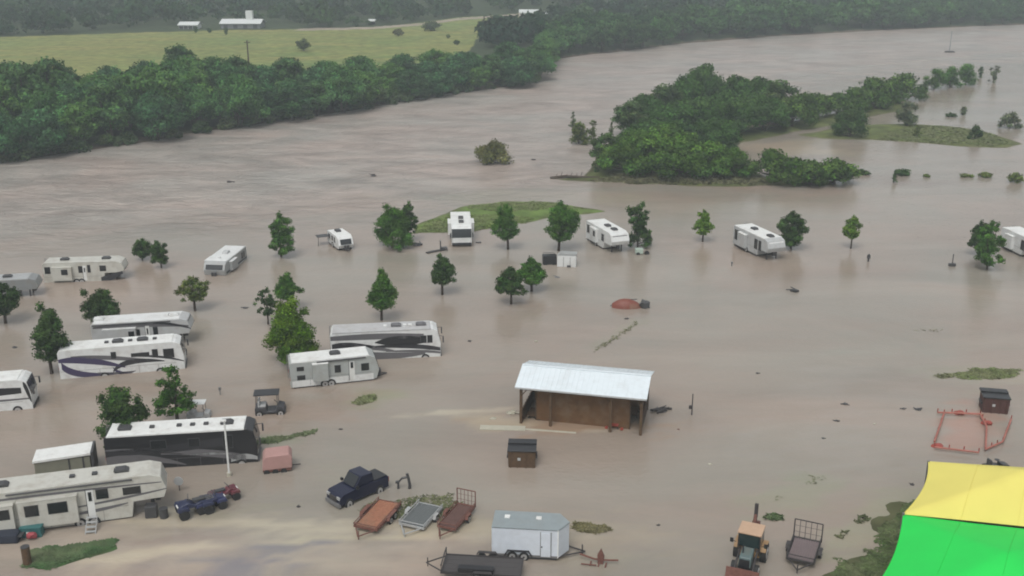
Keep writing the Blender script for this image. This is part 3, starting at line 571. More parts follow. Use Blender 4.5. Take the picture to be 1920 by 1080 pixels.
def camper(label, cat, c, yaw, L, Wd, H, kind, body=WHITE, roof=ROOFW, swoosh=(), wins=(), slides=(), acs=(), vents=(), wheels=(), doors=(), bb=-.1, group=None, acm=DARK, name=None, band=None, tilt=(0, 0), cap=None, awn=None):
    """x forward, y left, z up; z=0 is the water line"""
    root = thing(name or {'coach': 'motorhome', 'fifth': 'fifth_wheel_camper', 'trailer': 'travel_trailer'}[kind], label, cat, (c[0], c[1], 0), 0, group, rot=(tilt[0], tilt[1], yaw))
    h = L / 2; w = Wd / 2
    if kind == 'coach': prof = [(-h, bb), (-h - .04, H - .25), (-h + .15, H), (h - .7, H), (h - .25, H - .25), (h + .05, H * .5), (h + .02, bb)]
    elif kind == 'fifth': prof = [(-h, bb), (-h, H - .15), (-h + .2, H), (h - 1.1, H + .05), (h - .35, H - .2), (h, H * .62), (h - .25, H * .42), (h - 2.5, H * .40), (h - 2.7, bb)]
    else: prof = [(-h, bb), (-h, H - .1), (-h + .15, H), (h - .9, H), (h - .35, H - .3), (h, H * .42), (h - .25, bb + .1), (h - .6, bb)]
    b = MB(); b.prism(prof, -w, w, body, .07)
    ys = (-w - .007, w + .007)
    for (m, p0, p1, p2, w0, w1, w2) in swoosh:
        f = lambda p: (-h + p[0] * L, bb + p[1] * (H - bb)); b.ribbon(f(p0), f(p1), f(p2), w0 * H * 1.25, w1 * H * 2.3, w2 * H * 1.2, ys, m)
    if band: b.ribbon((-h + .15, bb + band[1] * H), (0, bb + band[1] * H), (h - (2.9 if kind == 'fifth' else .6), bb + band[1] * H), band[2] * H, band[2] * H, band[2] * H, (-w - .004, w + .004), band[0])
    seam = MID if body in (BLACK,) else STEEL
    for k in range(1, int(L / 1.9)):
        x = -h + k * 1.9
        if x < h - (3.0 if kind == 'fifth' else 1.0):
            for y_ in (-w - .006, w + .006): b.add([(x, y_, bb + .05), (x + .03, y_, bb + .05), (x + .03, y_, bb + H * .3), (x, y_, bb + H * .3)], [(0, 1, 2, 3) if y_ < 0 else (3, 2, 1, 0)], seam)
    for y_ in (-w - .005, w + .005): x9 = h - (2.9 if kind == 'fifth' else .8); b.add([(-h + .1, y_, bb + H * .30), (x9, y_, bb + H * .30), (x9, y_, bb + H * .31), (-h + .1, y_, bb + H * .31)], [(0, 1, 2, 3) if y_ < 0 else (3, 2, 1, 0)], seam)
    b.build('body', root)
    o = MB(); [o.tube([(-h - .12, y_, bb + .4), (-h - .12, y_, H + .15), (-h + .15, y_, H + .15)], .025, STEEL, 5) for y_ in (.35, .75)]; [o.tube([(-h - .12, .35, z_), (-h - .12, .75, z_)], .02, STEEL, 5) for z_ in np.arange(bb + .6, H, .35)]; o.build('ladder', root)
    q = MB(); x1 = h - (1.15 if kind == 'fifth' else .95); q.prism([(-h + .2, H + .002), (-h + .25, H + .06), (x1 - .1, H + .07), (x1, H + .03 if kind == 'fifth' else H + .002)], -w + .08, w - .08, roof, .02)
    q.box(-h + .2, x1, -w - .02, -w + .06, H - .07, H + .05, roof); q.box(-h + .2, x1, w - .06, w + .02, H - .07, H + .05, roof); q.build('roof', root)
    for x in acs: ac(root, -h + x * L, H + .065, True, acm)
    for x in vents: ac(root, -h + x * L, H + .065, False, acm if acm is DARK else WHITE)
    for (x0, x1, z0, z1) in wins:
        for s in (-1, 1): window(root, -h + x0 * L, -h + x1 * L, s * w, bb + z0 * (H - bb), bb + z1 * (H - bb))
    for (x0, x1, z0, z1, ws) in slides:
        for s in (-1, 1):
            y0 = s * w; y1 = s * (w + .45); o = MB(); o.box(-h + x0 * L, -h + x1 * L, min(y0, y1), max(y0, y1), bb + z0 * (H - bb), bb + z1 * (H - bb), body, .04)
            o.box(-h + x0 * L - .04, -h + x1 * L + .04, min(y0, y1 + s * .03), max(y0, y1 + s * .03), bb + z1 * (H - bb) + .003, bb + z1 * (H - bb) + .06, roof); sl = o.build('slide_out', root)
            for (a, c_) in ws: window(sl, -h + a * L, -h + c_ * L, y1, bb + (z0 + (z1 - z0) * .48) * (H - bb), bb + (z0 + (z1 - z0) * .85) * (H - bb))
    for (x0, x1) in doors:
        o = MB(); o.box(-h + x0 * L, -h + x1 * L, -w - .03, -w + .01, bb + .08 * H, bb + .82 * (H - bb), ROOFW); d_ = o.build('door', root); window(d_, -h + x0 * L + .18, -h + x1 * L - .18, -w - .03, bb + .55 * H, bb + .74 * H, name='window'); 
        o = MB(); o.box(-h + x0 * L - .05, -h + x0 * L - .005, -w - .028, -w + .01, bb + .06 * H, bb + .84 * H, DARK); o.build('door_frame', root)
    for x in wheels:
        for s in (-1, 1): wheel(root, -h + x * L, s * (w - .1), bb + .05, .45, .3, True, s)
    if kind == 'coach':
        o = MB(); zz = lambda t: (h - .25 + .30 * (1 - (t - H * .5) / (H * .5 - .25))) if t > H * .5 else h + .05
        o.prism([(zz(H * .48) + .02, H * .48), (zz(H * .7) + .03, H * .7), (zz(H - .3) + .03, H - .3), (zz(H - .3) - .1, H - .3), (zz(H * .48) - .15, H * .48)], -w + .06, w - .06, GLASS); o.build('windshield', root)
        for s in (-1, 1):
            o = MB(); o.tube([(h - .1, s * w, H * .75), (h + .35, s * (w + .1), H * .74)], .03, DARK); o.box(h + .25, h + .38, s * (w + .12) - .1, s * (w + .12) + .1, H * .52, H * .74, DARK, .02); o.build('mirror', root)
            o = MB(); o.box(h + .0, h + .06, s * (w - .45) - .18, s * (w - .45) + .18, H * .22, H * .3, ROOFW); o.build('headlight', root)
        o = MB(); o.box(h - .1, h + .12, -w + .05, w - .05, bb, bb + .35, cap or DARK, .05); o.build('bumper', root)
    if kind == 'fifth':
        o = MB(); o.prism([(h - .02, H * .62), (h - .30, H - .32), (h - .9, H - .05), (h - .95, H - .25), (h - .4, H * .55)], -w + .25, w - .25, cap or MID, .03); o.build('front_cap', root)
        for s in (-1, 1):
            o = MB(); o.box(h - 1.3, h - 1.15, s * .75 - .06, s * .75 + .06, -.6, H * .41, DSTEEL); o.build('landing_leg', root)
        o = MB(); o.box(h - 1.0, h - .6, -.2, .2, H * .2, H * .41, DSTEEL, .03); o.build('hitch', root)
    if kind == 'trailer':
        o = MB(); o.tube([(h - .6, -.7, bb), (h + .9, 0, bb)], .06, DSTEEL); o.tube([(h - .6, .7, bb), (h + .9, 0, bb)], .06, DSTEEL); o.build('tongue', root)
        for s in (-.2, .2): o = MB(); o.cyl((h + .15, s, bb + .3), .17, .5, DARK, 12, 'z'); o.build('gas_bottle', root)
        o = MB(); o.prism([(h - .31, H - .36), (h - .01, H * .47), (h + .02, H * .47), (h - .28, H - .33)], -w + .3, w - .3, GLASS); o.build('front_window', root)
    o = MB(); o.box(-h - .02, -h + .02, -w + .3, -w + .9, H * .35, H * .75, GLASS); o.build('rear_window', root)
    for s in (-1, 1): o = MB(); o.box(-h - .05, -h + .02, s * (w - .12) - .05, s * (w - .12) + .05, H * .3, H * .42, RED); o.build('tail_light', root)
    if awn: 
        o = MB(); o.cyl((-h + (awn[0] + awn[1]) / 2 * L, -w - .1, H - .12), .07, (awn[1] - awn[0]) * L, DARK, 10, 'x'); o.build('awning_roll', root)
    o = MB(); o.box(-h + .3, h - (3.0 if kind == 'fifth' else .7), -w + .12, w - .12, bb - .45, bb - .004, DARK); o.build('chassis', root)
    return root
def by_side(pl, pr, Wd):
    """near side water line from pixel pl (left) to pr (right) -> centre, yaw (x to the right), length"""
    a = P(*pl); b = P(*pr); d = (b - a); L = d.length; d.normalize(); nrm = Vector((-d.y, d.x, 0)); c = (a + b) / 2 + nrm * Wd / 2
    return c, math.atan2(d.y, d.x), L
def heading(px, py, deg, L, Wd):
    """front centre at the pixel, pointing deg (world yaw)"""
    p = P(px, py); y = R(deg); return Vector((p.x - math.cos(y) * L / 2, p.y - math.sin(y) * L / 2, 0)), y, L
GV = 'campers and coaches stranded by the flood'
W5 = 2.5
c, y, L = by_side((-85, 566), (76, 556), W5)
camper('silver camper cut by the left edge, dark nose, behind the edge tree', 'camper', c, y, L, W5, 2.35, 'fifth', mat('rv_dark_silver', (.20, .21, .21), .35, dirt=.4), SILVER, acs=(.62,), wins=((.5, .6, .5, .75),), slides=((.2, .45, .2, .85, ((.25, .4),)),), wheels=(.3, .38), group=GV, cap=CHAR)
c, y, L = by_side((83, 530), (236, 525), W5)
camper('long beige camper with mud patches, farthest left in the back row', 'camper', c, y, L, W5, 2.55, 'fifth', CREAM, CREAM, acs=(.25, .76), wins=((.03, .09, .5, .8), (.44, .48, .5, .8), (.55, .58, .5, .85), (.70, .77, .55, .8)), slides=((.12, .36, .15, .8, ((.24, .31),)),), doors=((.49, .53),), wheels=(.40, .46), group=GV, swoosh=((CHAR, (.70, .1), (.85, .2), (.97, .45), .2, .2, .1),), cap=CREAM)
c, y, L = heading(402, 517, -97, 8.2, 3.0)
camper('white camper seen end on and angled, alone between dark pair and lone oval tree', 'camper', c, y, L, 2.9, 1.75, 'trailer', SILVER, WHITE, acs=(.45,), vents=(.75,), wins=((.1, .25, .35, .75), (.5, .62, .4, .75)), slides=((.55, .8, .2, .85, ()),), group=GV, acm=GREYW, band=(CHAR, .2, .15))
c, y, L = by_side((176, 655), (362, 646), W5)
camper('grey camper with raised nose, parked behind the white and purple coach', 'camper', c, y, L, W5, 2.95, 'fifth', GREYW, WHITE, swoosh=((MID, (.02, .86), (.5, .93), (.98, .72), .05, .10, .05), (CHAR, (.62, .9), (.8, .9), (1.0, .62), .02, .07, .03)), wins=((.42, .48, .4, .7), (.62, .66, .35, .75)), slides=((.12, .45, .1, .8, ((.38, .43),)),), doors=((.54, .58),), acs=(.06, .82), group=GV, tilt=(0, -.02), acm=WHITE, awn=(.02, .8))
c, y, L = by_side((114, 711), (347, 691), W5)
camper('white coach with dark purple swooshes, in front of the grey camper', 'motorhome', c, y, L, W5, 3.0, 'coach', WHITE, ROOFW, swoosh=((PURPLE, (.0, .66), (.22, .72), (.52, .28), .10, .17, .04), (PURPLE, (.02, .5), (.10, .05), (.42, .08), .22, .12, .05), (MID, (.1, .78), (.35, .7), (.75, .42), .02, .12, .03), (CHAR, (.42, .16), (.50, .60), (.84, .38), .06, .14, .03), (PURPLE, (.42, .3), (.46, .0), (.56, .04), .03, .12, .05), (CHAR, (.62, .62), (.8, .6), (1.0, .32), .03, .06, .03), (MID, (.3, .14), (.5, .0), (.6, .12), .05, .10, .02)),
       wins=((.42, .455, .62, .82), (.58, .72, .62, .72), (.75, .79, .55, .8), (.84, .92, .5, .78)), acs=(.47, .67), vents=(.07, .38, .57, .77), wheels=(.35, .8), group=GV, bb=-.15)
c, y, L = by_side((-180, 786), (62, 766), W5)
camper('white coach with black window band and raked black windscreen, cut by the left edge', 'motorhome', c, y, L, W5, 3.0, 'coach', WHITE, ROOFW, swoosh=((BLACK, (.1, .68), (.6, .66), (.93, .66), .2, .15, .16), (BLACK, (.95, .86), (.985, .6), (1.0, .3), .12, .3, .1), (MID, (.0, .36), (.5, .36), (.98, .38), .05, .05, .04)), wheels=(.3, .88), acs=(.3, .6), group=GV, cap=BLACK)
c, y, L = by_side((202, 884), (484, 866), W5 + .05)
camper('long black coach with grey swooshes and a white roof, behind the big cream camper', 'motorhome', c, y, L, W5 + .05, 3.15, 'coach', BLACK, ROOFW, swoosh=((MID, (.0, .30), (.25, .45), (.52, .10), .22, .14, .02), (MID, (.36, .45), (.6, .52), (.92, .18), .05, .12, .16), (MID, (.0, .62), (.2, .64), (.5, .4), .04, .05, .03), (SILVER, (.55, .36), (.7, .40), (.86, .30), .01, .05, .01), (SILVER, (.82, .14), (.9, .30), (1.0, .16), .08, .1, .08), (CHAR, (.0, .55), (.3, .5), (.8, .7), .1, .1, .2)),
       wins=((.3, .4, .6, .82), (.55, .62, .6, .82), (.78, .84, .5, .85)), acs=(.12, .80), vents=(.48, .57, .66, .30), wheels=(.34, .89), group=GV, bb=-.15, cap=MID)
c, y, L = by_side((622, 678), (826, 668), W5)
camper('silver coach with black and grey swooshes, behind the white travel trailer', 'motorhome', c, y, L, W5, 3.15, 'coach', WHITE, mat('grey_membrane', (.42, .42, .42), .6, dirt=.3), swoosh=((MID, (.0, .82), (.4, .86), (.85, .78), .12, .12, .12), (CHAR, (.01, .42), (.15, .5), (.38, .48), .34, .24, .05), (BLACK, (.40, .62), (.6, .68), (.86, .62), .02, .26, .14), (MID, (.1, .62), (.35, .5), (.6, .28), .04, .12, .03), (CHAR, (.40, .48), (.75, .5), (1.0, .30), .05, .10, .10), (MID, (.2, .16), (.6, .12), (.86, .18), .26, .12, .06), (MID, (.5, .3), (.8, .3), (1.0, .18), .02, .06, .06)),
       wins=((.82, .87, .55, .78), (.885, .925, .55, .78)), acs=(.6, .83), vents=(.5, .68, .73), wheels=(.86, .28), group=GV, bb=-.15, acm=MID)
c, y, L = by_side((546, 730), (712, 712), W5)
camper('white travel trailer with a wide roof, between bright green tree and open pavilion', 'travel trailer', c, y, L, W5, 2.75, 'trailer', mat('rv_pale_grey', (.34, .36, .35), .45, dirt=.3), ROOFW, band=(WHITE, .12, .24), wins=((.08, .15, .67, .8), (.08, .16, .30, .45), (.50, .56, .45, .72), (.80, .88, .42, .68)), doors=((.66, .72),), slides=((.25, .42, .2, .9, ()),), acs=(.52,), wheels=(.38, .45), group=GV, bb=.15, awn=(.3, .85))
c, y, L = heading(650, 470, -62, 5.0, 2.1)
camper('smallest white camper, short and boxy with a torn awning, between two lone trees', 'travel trailer', c, y, L, 2.2, 1.95, 'trailer', WHITE, ROOFW, wins=((.1, .25, .45, .8), (.38, .5, .45, .8), (.6, .68, .4, .8)), acs=(.3,), wheels=(.45,), group=GV, bb=.25)
c, y, L = heading(866, 463, -86, 9.0, 3.0)
camper('white camper seen from its nose on the green grass strip', 'camper', c, y, L, 2.9, 2.9, 'coach', WHITE, ROOFW, acs=(.45, .7), wins=((.2, .3, .5, .8),), slides=((.3, .6, .2, .85, ((.4, .5),)),), wheels=(.35, .45), group=GV, bb=.3, cap=CHAR)
c, y, L = heading(1163, 476, -69, 8.5, 2.7)
camper('white camper with a grey front shield, right of the fallen white cabinet', 'camper', c, y, L, 2.8, 2.9, 'fifth', WHITE, ROOFW, acs=(.5, .75), wins=((.05, .15, .4, .8), (.62, .7, .4, .75)), slides=((.25, .5, .15, .85, ((.4, .46),)),), wheels=(.4,), group=GV, bb=.25, cap=MID)
c, y, L = heading(1455, 490, -70, 9.0, 2.7)
camper('white and grey camper with black roof boxes, beside the round near black tree', 'camper', c, y, L, 2.8, 3.0, 'fifth', GREYW, ROOFW, acs=(.35, .8), wins=((.05, .15, .3, .8), (.62, .7, .3, .8), (.74, .8, .3, .8)), slides=((.2, .42, .1, .8, ()),), wheels=(.4,), group=GV, bb=.3, cap=WHITE)
c, y, L = heading(1952, 492, -82, 8, 2.5)
camper('white camper of which only a sliver shows at the right edge', 'camper', c, y, L, 2.6, 2.9, 'fifth', WHITE, ROOFW, acs=(.6,), wins=((.62, .72, .3, .8),), slides=((.2, .42, .1, .8, ()),), group=GV, bb=.3, cap=CHAR)
c, y, L = by_side((-110, 1020), (318, 962), W5)
big = camper('big cream camper with slide outs and dark square windows, nearest at the lower left', 'camper', c, y, L, W5, 3.45, 'fifth', CREAM, CREAM, swoosh=((MID, (.0, .84), (.5, .88), (.98, .80), .03, .035, .02), (MID, (.55, .42), (.8, .5), (1.0, .62), .02, .04, .02), (MID, (.55, .25), (.7, .28), (.82, .38), .02, .06, .02)), wins=((.685, .735, .58, .80), (.805, .88, .60, .76)),
       slides=((.02, .325, .16, .74, ((.05, .12), (.22, .305))), (.345, .60, .12, .78, ((.375, .43), (.475, .555)))), doors=((.64, .672),), acs=(.27, .80), vents=(.58, .68), wheels=(.6, .66), group=GV, bb=.1, cap=CREAM, awn=(.3, .85))

# small white roofed shed trailer behind the big camper
c, y, L = by_side((68, 900), (172, 888), 2.2)
t = thing('utility_building', 'low grey shed with a pale sloping roof, behind the big cream camper', 'shed', (c.x, c.y, 0), y); h = L / 2
o = MB(); o.box(-h, h, -1.0, 1.0, -.3, 1.55, mat('olive_grey_wall', (.17, .17, .13), .8)); o.build('wall', t)
o = MB(); o.prism([(-h - .1, 1.5), (-h - .1, 1.7), (h + .1, 1.9), (h + .1, 1.7)], -1.1, 1.1, ROOFW, .02); o.build('roof', t)
for x in (h - 1.7, h - .6): o = MB(); o.box(x, x + .12, -1.05, -1.002, -.3, 1.6, DARK); o.build('post', t)
o = MB(); o.box(h + .1, h + .3, -1.1, 1.1, -.3, 1.95, DARK); o.build('end_panel', t)

# ------------------------------------------------------------------ pavilion
a = P(974, 794); b = P(1203, 817); d = (b - a); L = d.length; d.normalize(); yaw = math.atan2(d.y, d.x); Wp = 5.8
nrm = Vector((-d.y, d.x, 0)); c = (a + b) / 2 + nrm * Wp / 2
t = thing('pavilion', 'open wooden pavilion with a white metal roof standing in the flood', 'pavilion', (c.x, c.y, 0), yaw); h = L / 2; w = Wp / 2
ze, zr = 3.74, 4.66
o = MB()
for s in (-1, 1):
    ps = [(-h - .35, s * (w + .35), ze), (h + .35, s * (w + .35), ze), (h + .35, 0, zr), (-h - .35, 0, zr)]; th = .07
    vs = ps + [(p[0], p[1], p[2] - th) for p in ps]; o.add(vs, [(0, 1, 2, 3), (7, 6, 5, 4), (0, 4, 5, 1), (3, 2, 6, 7), (0, 3, 7, 4), (1, 5, 6, 2)], TIN)
n = int((2 * h + .7) / .45)
for k in range(n + 1):
    x = -h - .35 + (2 * h + .7) * k / n
    for s in (-1, 1): o.tube([(x, s * (w + .35), ze + .015), (x, 0, zr + .015)], .03, TIN, 4)
for s in (-1, 1): o.box(-h - .36, h + .36, min(s * (w + .35), s * (w + .41)), max(s * (w + .35), s * (w + .41)), ze - .12, ze + .02, GREYW)
o.box(-h - .36, h + .36, -.15, .15, zr - .02, zr + .05, TIN); o.build('roof', t)
for k in range(5):
    for s in (-1, 1):
        x = -h + .12 + (2 * h - .24) * k / 4
        if s == -1 and k in (2,): continue
        o = MB(); o.box(x - .12, x + .12, s * (w - .12) - .12, s * (w - .12) + .12, -1, ze - .02, WOODB); o.tube([(x, s * (w - .12), ze - 1.0), (x + (.7 if k < 2 else -.7), s * (w - .12), ze - .15)], .06, WOODB, 4); o.build('post', t)
o = MB(); o.box(-h, h, -w + .0, -w + .2, ze - .35, ze - .05, WOODB); o.box(-h, h, w - .2, w, ze - .35, ze - .05, WOODB)
for x in np.linspace(-h, h, 6):
    o.box(x - .05, x + .05, -w + .2, w - .2, ze - .3, ze - .1, WOODB); o.box(x - .06, x + .06, -.06, .06, ze - .1, zr - .1, WOODB)
    for s in (-1, 1): o.tube([(x, s * w, ze - .12), (x, 0, zr - .13)], .06, WOODB, 4)
o.build('roof_frame', t)
o = MB(); o.box(-h + .3, h - .3, w - .32, w - .26, -1, ze - .32, mat('mud_brown_wall', (.115, .058, .022), .75, scale=1.5, var=.35, dirt=.5)); o.build('back_wall', t)
for s in (-1, 1):
    o = MB(); x = s * (h - .15); o.box(x - .05, x + .05, -w + .4, w - .3, -1, 1.25, WOODB)
    for yy in np.linspace(-w + .5, w - .4, 8): o.box(x - .07, x + .07, yy, yy + .06, -1, 1.3, DSTEEL)
    o.build('half_wall', t)
o = MB(); o.prism([(-w, ze - .02), (w, ze - .02), (0, zr - .12)], h - .04, h + .04, DSTEEL); ob = o.build('gable', t); ob.rotation_euler = (0, 0, -R(90))
o = MB(); o.box(-h + 1.4, h - 1.3, -w + 1.1, -w + 1.17, -1, ze - .36, MATS['mud_brown_wall']); o.box(-h + 1.3, -h + 1.39, -w + 1.05, -w + 1.2, -1, ze - .35, WOODB); o.box(h - 1.29, h - 1.2, -w + 1.05, -w + 1.2, -1, ze - .35, WOODB); o.build('shade_panel', t)  # added brown panel standing in for the dark shaded water under the roof
bpy.context.view_layer.update()
tb = random.Random(3)
for k, (x, yy, lab) in enumerate(((-h + .9, -1.0, 'dark picnic table half under water inside the left end of the pavilion'), (h - 2.6, -1.4, 'reddish picnic table half under water inside the right end of the pavilion'), (h - 1.2, 1.3, 'picnic table at the back right inside the pavilion'))):
    q = Vector((x, yy, 0)); q = c + d * q.x + nrm * q.y; t2 = thing('picnic_table', lab, 'picnic table', (q.x, q.y, 0), yaw + R(90), 'picnic tables in the pavilion')
    m_ = (WOODB, RED, WOODB)[k]; o = MB(); [o.box(-.9, .9, -.38 + i * .16, -.24 + i * .16, .38, .43, m_) for i in range(5)]; o.build('table_top', t2)
    for s in (-1, 1): o = MB(); o.box(-.9, .9, s * .7 - .13, s * .7 + .13, .05, .09, m_); o.build('bench', t2)
    for s in (-.65, .65): o = MB(); o.tube([(s, -.6, -.5), (s, -.2, .38)], .05, DSTEEL, 5); o.tube([(s, .6, -.5), (s, .2, .38)], .05, DSTEEL, 5); o.build('leg', t2)
# slab edge showing beside it
def plank(name, label, cat, p1, p2, wd, th, m, z=.02):
    a = P(*p1); b = P(*p2); d_ = b - a; t = MB(); t.box(0, d_.length, -wd / 2, wd / 2, -.1, th, m, .02); o = t.build(name); o.location = (a.x, a.y, z); o.rotation_euler = (0, 0, math.atan2(d_.y, d_.x)); return tag(o, label, cat)
plank('walkway', 'pale concrete walkway edge breaking the surface left of the pavilion', 'walkway', (900, 802), (985, 804), .9, .06, CONC)
plank('walkway', 'thin pale edging under the front of the pavilion', 'walkway', (985, 805), (1080, 812), .25, .04, CONC)

# rotten bits by the pavilion
def debris(px, py, sz, m, label, seed, kind='debris', n=6, flat=.5, grp='bits of debris floating in the flood'):
    p = P(px, py); s = scale_at(py); sz = sz / s; rs = random.Random(seed); o = MB()
    for k in range(n):
        a = rs.uniform(0, 3.14); l = sz * rs.uniform(.25, .55); x = rs.uniform(-.3, .3) * sz; y_ = rs.uniform(-.25, .25) * sz; z = rs.uniform(-.05, .25) * sz * flat
        o.tube([(x - math.cos(a) * l, y_ - math.sin(a) * l * .6, z + rs.uniform(-.1, .1) * sz), (x, y_, z + .08 * sz * flat), (x + math.cos(a) * l, y_ + math.sin(a) * l * .6, z + rs.uniform(-.15, .3) * sz * flat)], sz * .07, m, 5, sz * .03)
    o.blob((0, 0, .02), (sz * .35, sz * .3, sz * .22 * flat), m, seed, 2, .3); ob = o.build(kind); ob.location = (p.x, p.y, 0); return tag(ob, label, kind.replace('_', ' '), grp)
for i, (px, py, sz, m, lab) in enumerate([(1238, 770, 34, DSTEEL, 'dark tangle of pipes and brush at the right corner of the pavilion'), (960, 775, 22, OL and CONC, 'foamy brush heap at the left corner of the pavilion'), (925, 785, 14, CONC, 'small foamy scrap left of the pavilion'), (1490, 546, 26, DARK, 'two dark lumps floating alone right of the middle'), (782, 460, 24, DARK, 'dark heap left of the camper on the grass strip'), (460, 578, 12, DARK, 'dark round stump left of the thin sapling'),
     (1571, 790, 9, DSTEEL, 'tiny dark scrap in open water below the right hand campers'), (1694, 767, 10, DARK, 'left one of two specks left of the red pipe frame'), (1722, 768, 18, DARK, 'right flatter one of two specks left of the red pipe frame'), (1566, 789, 8, DARK, 'dark fleck beside the tiny scrap in open water'), (1585, 758, 14, DARK, 'dark twig floating above the tiny scrap'), (1272, 805, 7, RUST, 'small rust coloured scrap below the thin post'), (1543, 822, 9, DARK, 'dark fleck farther down the open water'), (1710, 909, 12, DSTEEL, 'brown scrap above the left corner of the yellow sail'), (1045, 520, 14, STEEL, 'low grey scrap below the fallen white cabinet'), (28, 652, 12, DARK, 'dark scrap floating at the far left between coaches'), (898, 455, 12, DARK, 'thin dark thing right of the camper on the grass strip')]):
    debris(px, py, sz, m, lab, 50 + i, 'debris' if 'stump' not in lab else 'stump', 3 if sz < 15 else 6)
for i, (px, py, sz, m, lab) in enumerate([(1640, 795, 8, CONC, 'pale fleck left of the red pipe frame, alone in open water'), (1420, 700, 9, DSTEEL, 'dark twig alone in the wide open water right of the pavilion'), (700, 330, 16, DSTEEL, 'dark branch drifting in mid river above the broad tree'), (430, 342, 14, DSTEEL, 'dark branch drifting in the river above the angled camper'), (1000, 300, 12, DSTEEL, 'dark stick drifting right of the uprooted tree'), (1175, 598, 10, DSTEEL, 'dark stick just below the upturned red boat'),
     (1005, 640, 10, CONC, 'pale fleck between striped coach and diagonal grass strip'), (640, 805, 9, DSTEEL, 'dark fleck between the golf cart and the pavilion'), (1330, 870, 9, CONC, 'pale fleck right of the brown waste bin'), (560, 950, 12, DSTEEL, 'dark twig between the quad bikes and the pickup'), (1235, 985, 9, DSTEEL, 'dark fleck right of the olive grass mound'), (880, 640, 9, DSTEEL, 'dark fleck right of the striped coach')]):
    debris(px, py, sz, m, lab, 150 + i, 'debris', 3)
# driftwood at the island
a = P(1032, 335); b = P(1125, 336); o = MB(); o.tube([(0, 0, .1), ((b - a).length * .3, .4, .35), ((b - a).length * .7, -.2, .3), ((b - a).length, 0, .2)], .3, BARK, 7, .2)
for k in range(7): x = 1 + k * .9; o.tube([(x, 0, .3), (x + .3, .3, .9 + .3 * (k % 2))], .08, BARK, 5, .03)
ob = o.build('driftwood_log'); ob.location = (a.x, a.y, 0); tag(ob, 'long dark driftwood log at the left foot of the wooded island', 'log')

# ------------------------------------------------------------------ boxes, posts, frames
def dumpster(label, px, py, yaw, body, grp):
    p = P(px, py); t = thing('waste_bin', label, 'waste bin', (p.x, p.y, 0), R(yaw), grp); o = MB()
    o.prism([(-1.12, -.3), (-1.17, 1.5), (1.17, 1.5), (1.12, -.3)], -.85, .85, body, .03)
    for x in (-.95, -.35, .35, .95): o.box(x - .05, x + .05, -.92, -.852, -.3, 1.45, body)
    o.build('body', t); o = MB(); o.prism([(-1.22, 1.505), (-1.22, 1.6), (1.22, 1.6), (1.22, 1.505)], -.95, .3, BLACK, .02); o.box(-1.22, 1.22, .3, 1.15, 1.505, 1.72, BLACK, .03); o.build('lid', t)
    o = MB(); o.box(-.35, -.1, -.945, -.925, .7, .95, GREYW); o.build('sticker', t)
    for s in (-1, 1): o = MB(); o.box(s * 1.2 - .08, s * 1.2 + .08, -.5, .5, .7, .9, DSTEEL); o.build('lift_pocket', t)
dumpster('brown waste bin with black lid and pale mark, floating below the pavilion', 979, 868, -3, WOODB, 'waste bins')
dumpster('dark rust waste bin at the right edge above the red pipe frame', 1862, 768, -12, mat('dark_rust_body', (.07, .03, .025), .7, var=.5, scale=3), 'waste bins')
def post(name, label, cat, px, py, hpx, r, m, top=None, grp=None):
    p = P(px, py); s = scale_at(py); h = hpx / s / .93; t = thing(name, label, cat, (p.x, p.y, max(0, gz(p.x, p.y))), 0, grp)
    o = MB(); o.tube([(0, 0, -1), (0, 0, h)], r, m, 8, r * .8); o.build('pole', t); return t, h
t, h = post('light_pole', 'white pole standing in front of the black coach', 'pole', 430, 892, 104, .09, ROOFW); o = MB(); o.box(-.3, .15, -.14, .14, h, h + .16, ROOFW, .03); o.build('lamp_head', t); o = MB(); o.cyl((0, 0, .1), .2, .4, CONC, 12, 'z'); o.build('base', t)
t, h = post('power_pedestal', 'thin dark post right of the pavilion', 'post', 1297, 778, 40, .06, DSTEEL); o = MB(); o.box(-.3, -.06, -.1, .1, h * .3, h * .45, DSTEEL); o.build('socket_box', t)
t, h = post('power_pedestal', 'dark post with a wide base left of the close pair of trees', 'post', 1785, 499, 22, .08, DARK); o = MB(); o.box(-.45, .45, -.2, .2, 0, .4, DARK, .05); o.build('socket_box', t)
t, h = post('power_pedestal', 'short dark stub in the water right of the pale lollipop tree', 'post', 1628, 490, 13, .15, DARK); o = MB(); o.box(-.2, .2, -.15, .15, h * .4, h * .9, DARK, .03); o.build('socket_box', t)
t, h = post('power_pedestal', 'tiny post left of the right hand campers', 'post', 1372, 499, 8, .08, STEEL); o = MB(); o.box(-.1, .1, -.1, .1, h * .6, h, STEEL); o.build('socket_box', t)
t, h = post('power_pedestal', 'slim grey post in the water above the layered conifer', 'post', 413, 740, 14, .05, STEEL); o = MB(); o.box(-.1, .1, -.1, .1, h * .6, h, STEEL); o.build('socket_box', t)
t, h = post('marker_post', 'thin pale post far out in the river at the upper right', 'post', 1780, 98, 36, .18, mat('pale_post', (.22, .23, .24))); o = MB(); o.blob((0, 0, .1), (2, 1.2, .5), DSTEEL, 4); o.build('base', t)
p = P(467, 128, 2); t = thing('utility_pole', 'dark wooden pole at the lower edge of the yellow field', 'pole', (p.x, p.y, gz(p.x, p.y))); o = MB(); o.tube([(0, 0, -1), (0, 0, 8.5)], .28, BARK, 8, .2); o.build('pole', t); o = MB(); o.box(-1, 1, -.08, .08, 7.8, 8, BARK); o.build('crossarm', t)

PENR = mat('faded_red_pipe', (.34, .12, .09), .6, var=.4)
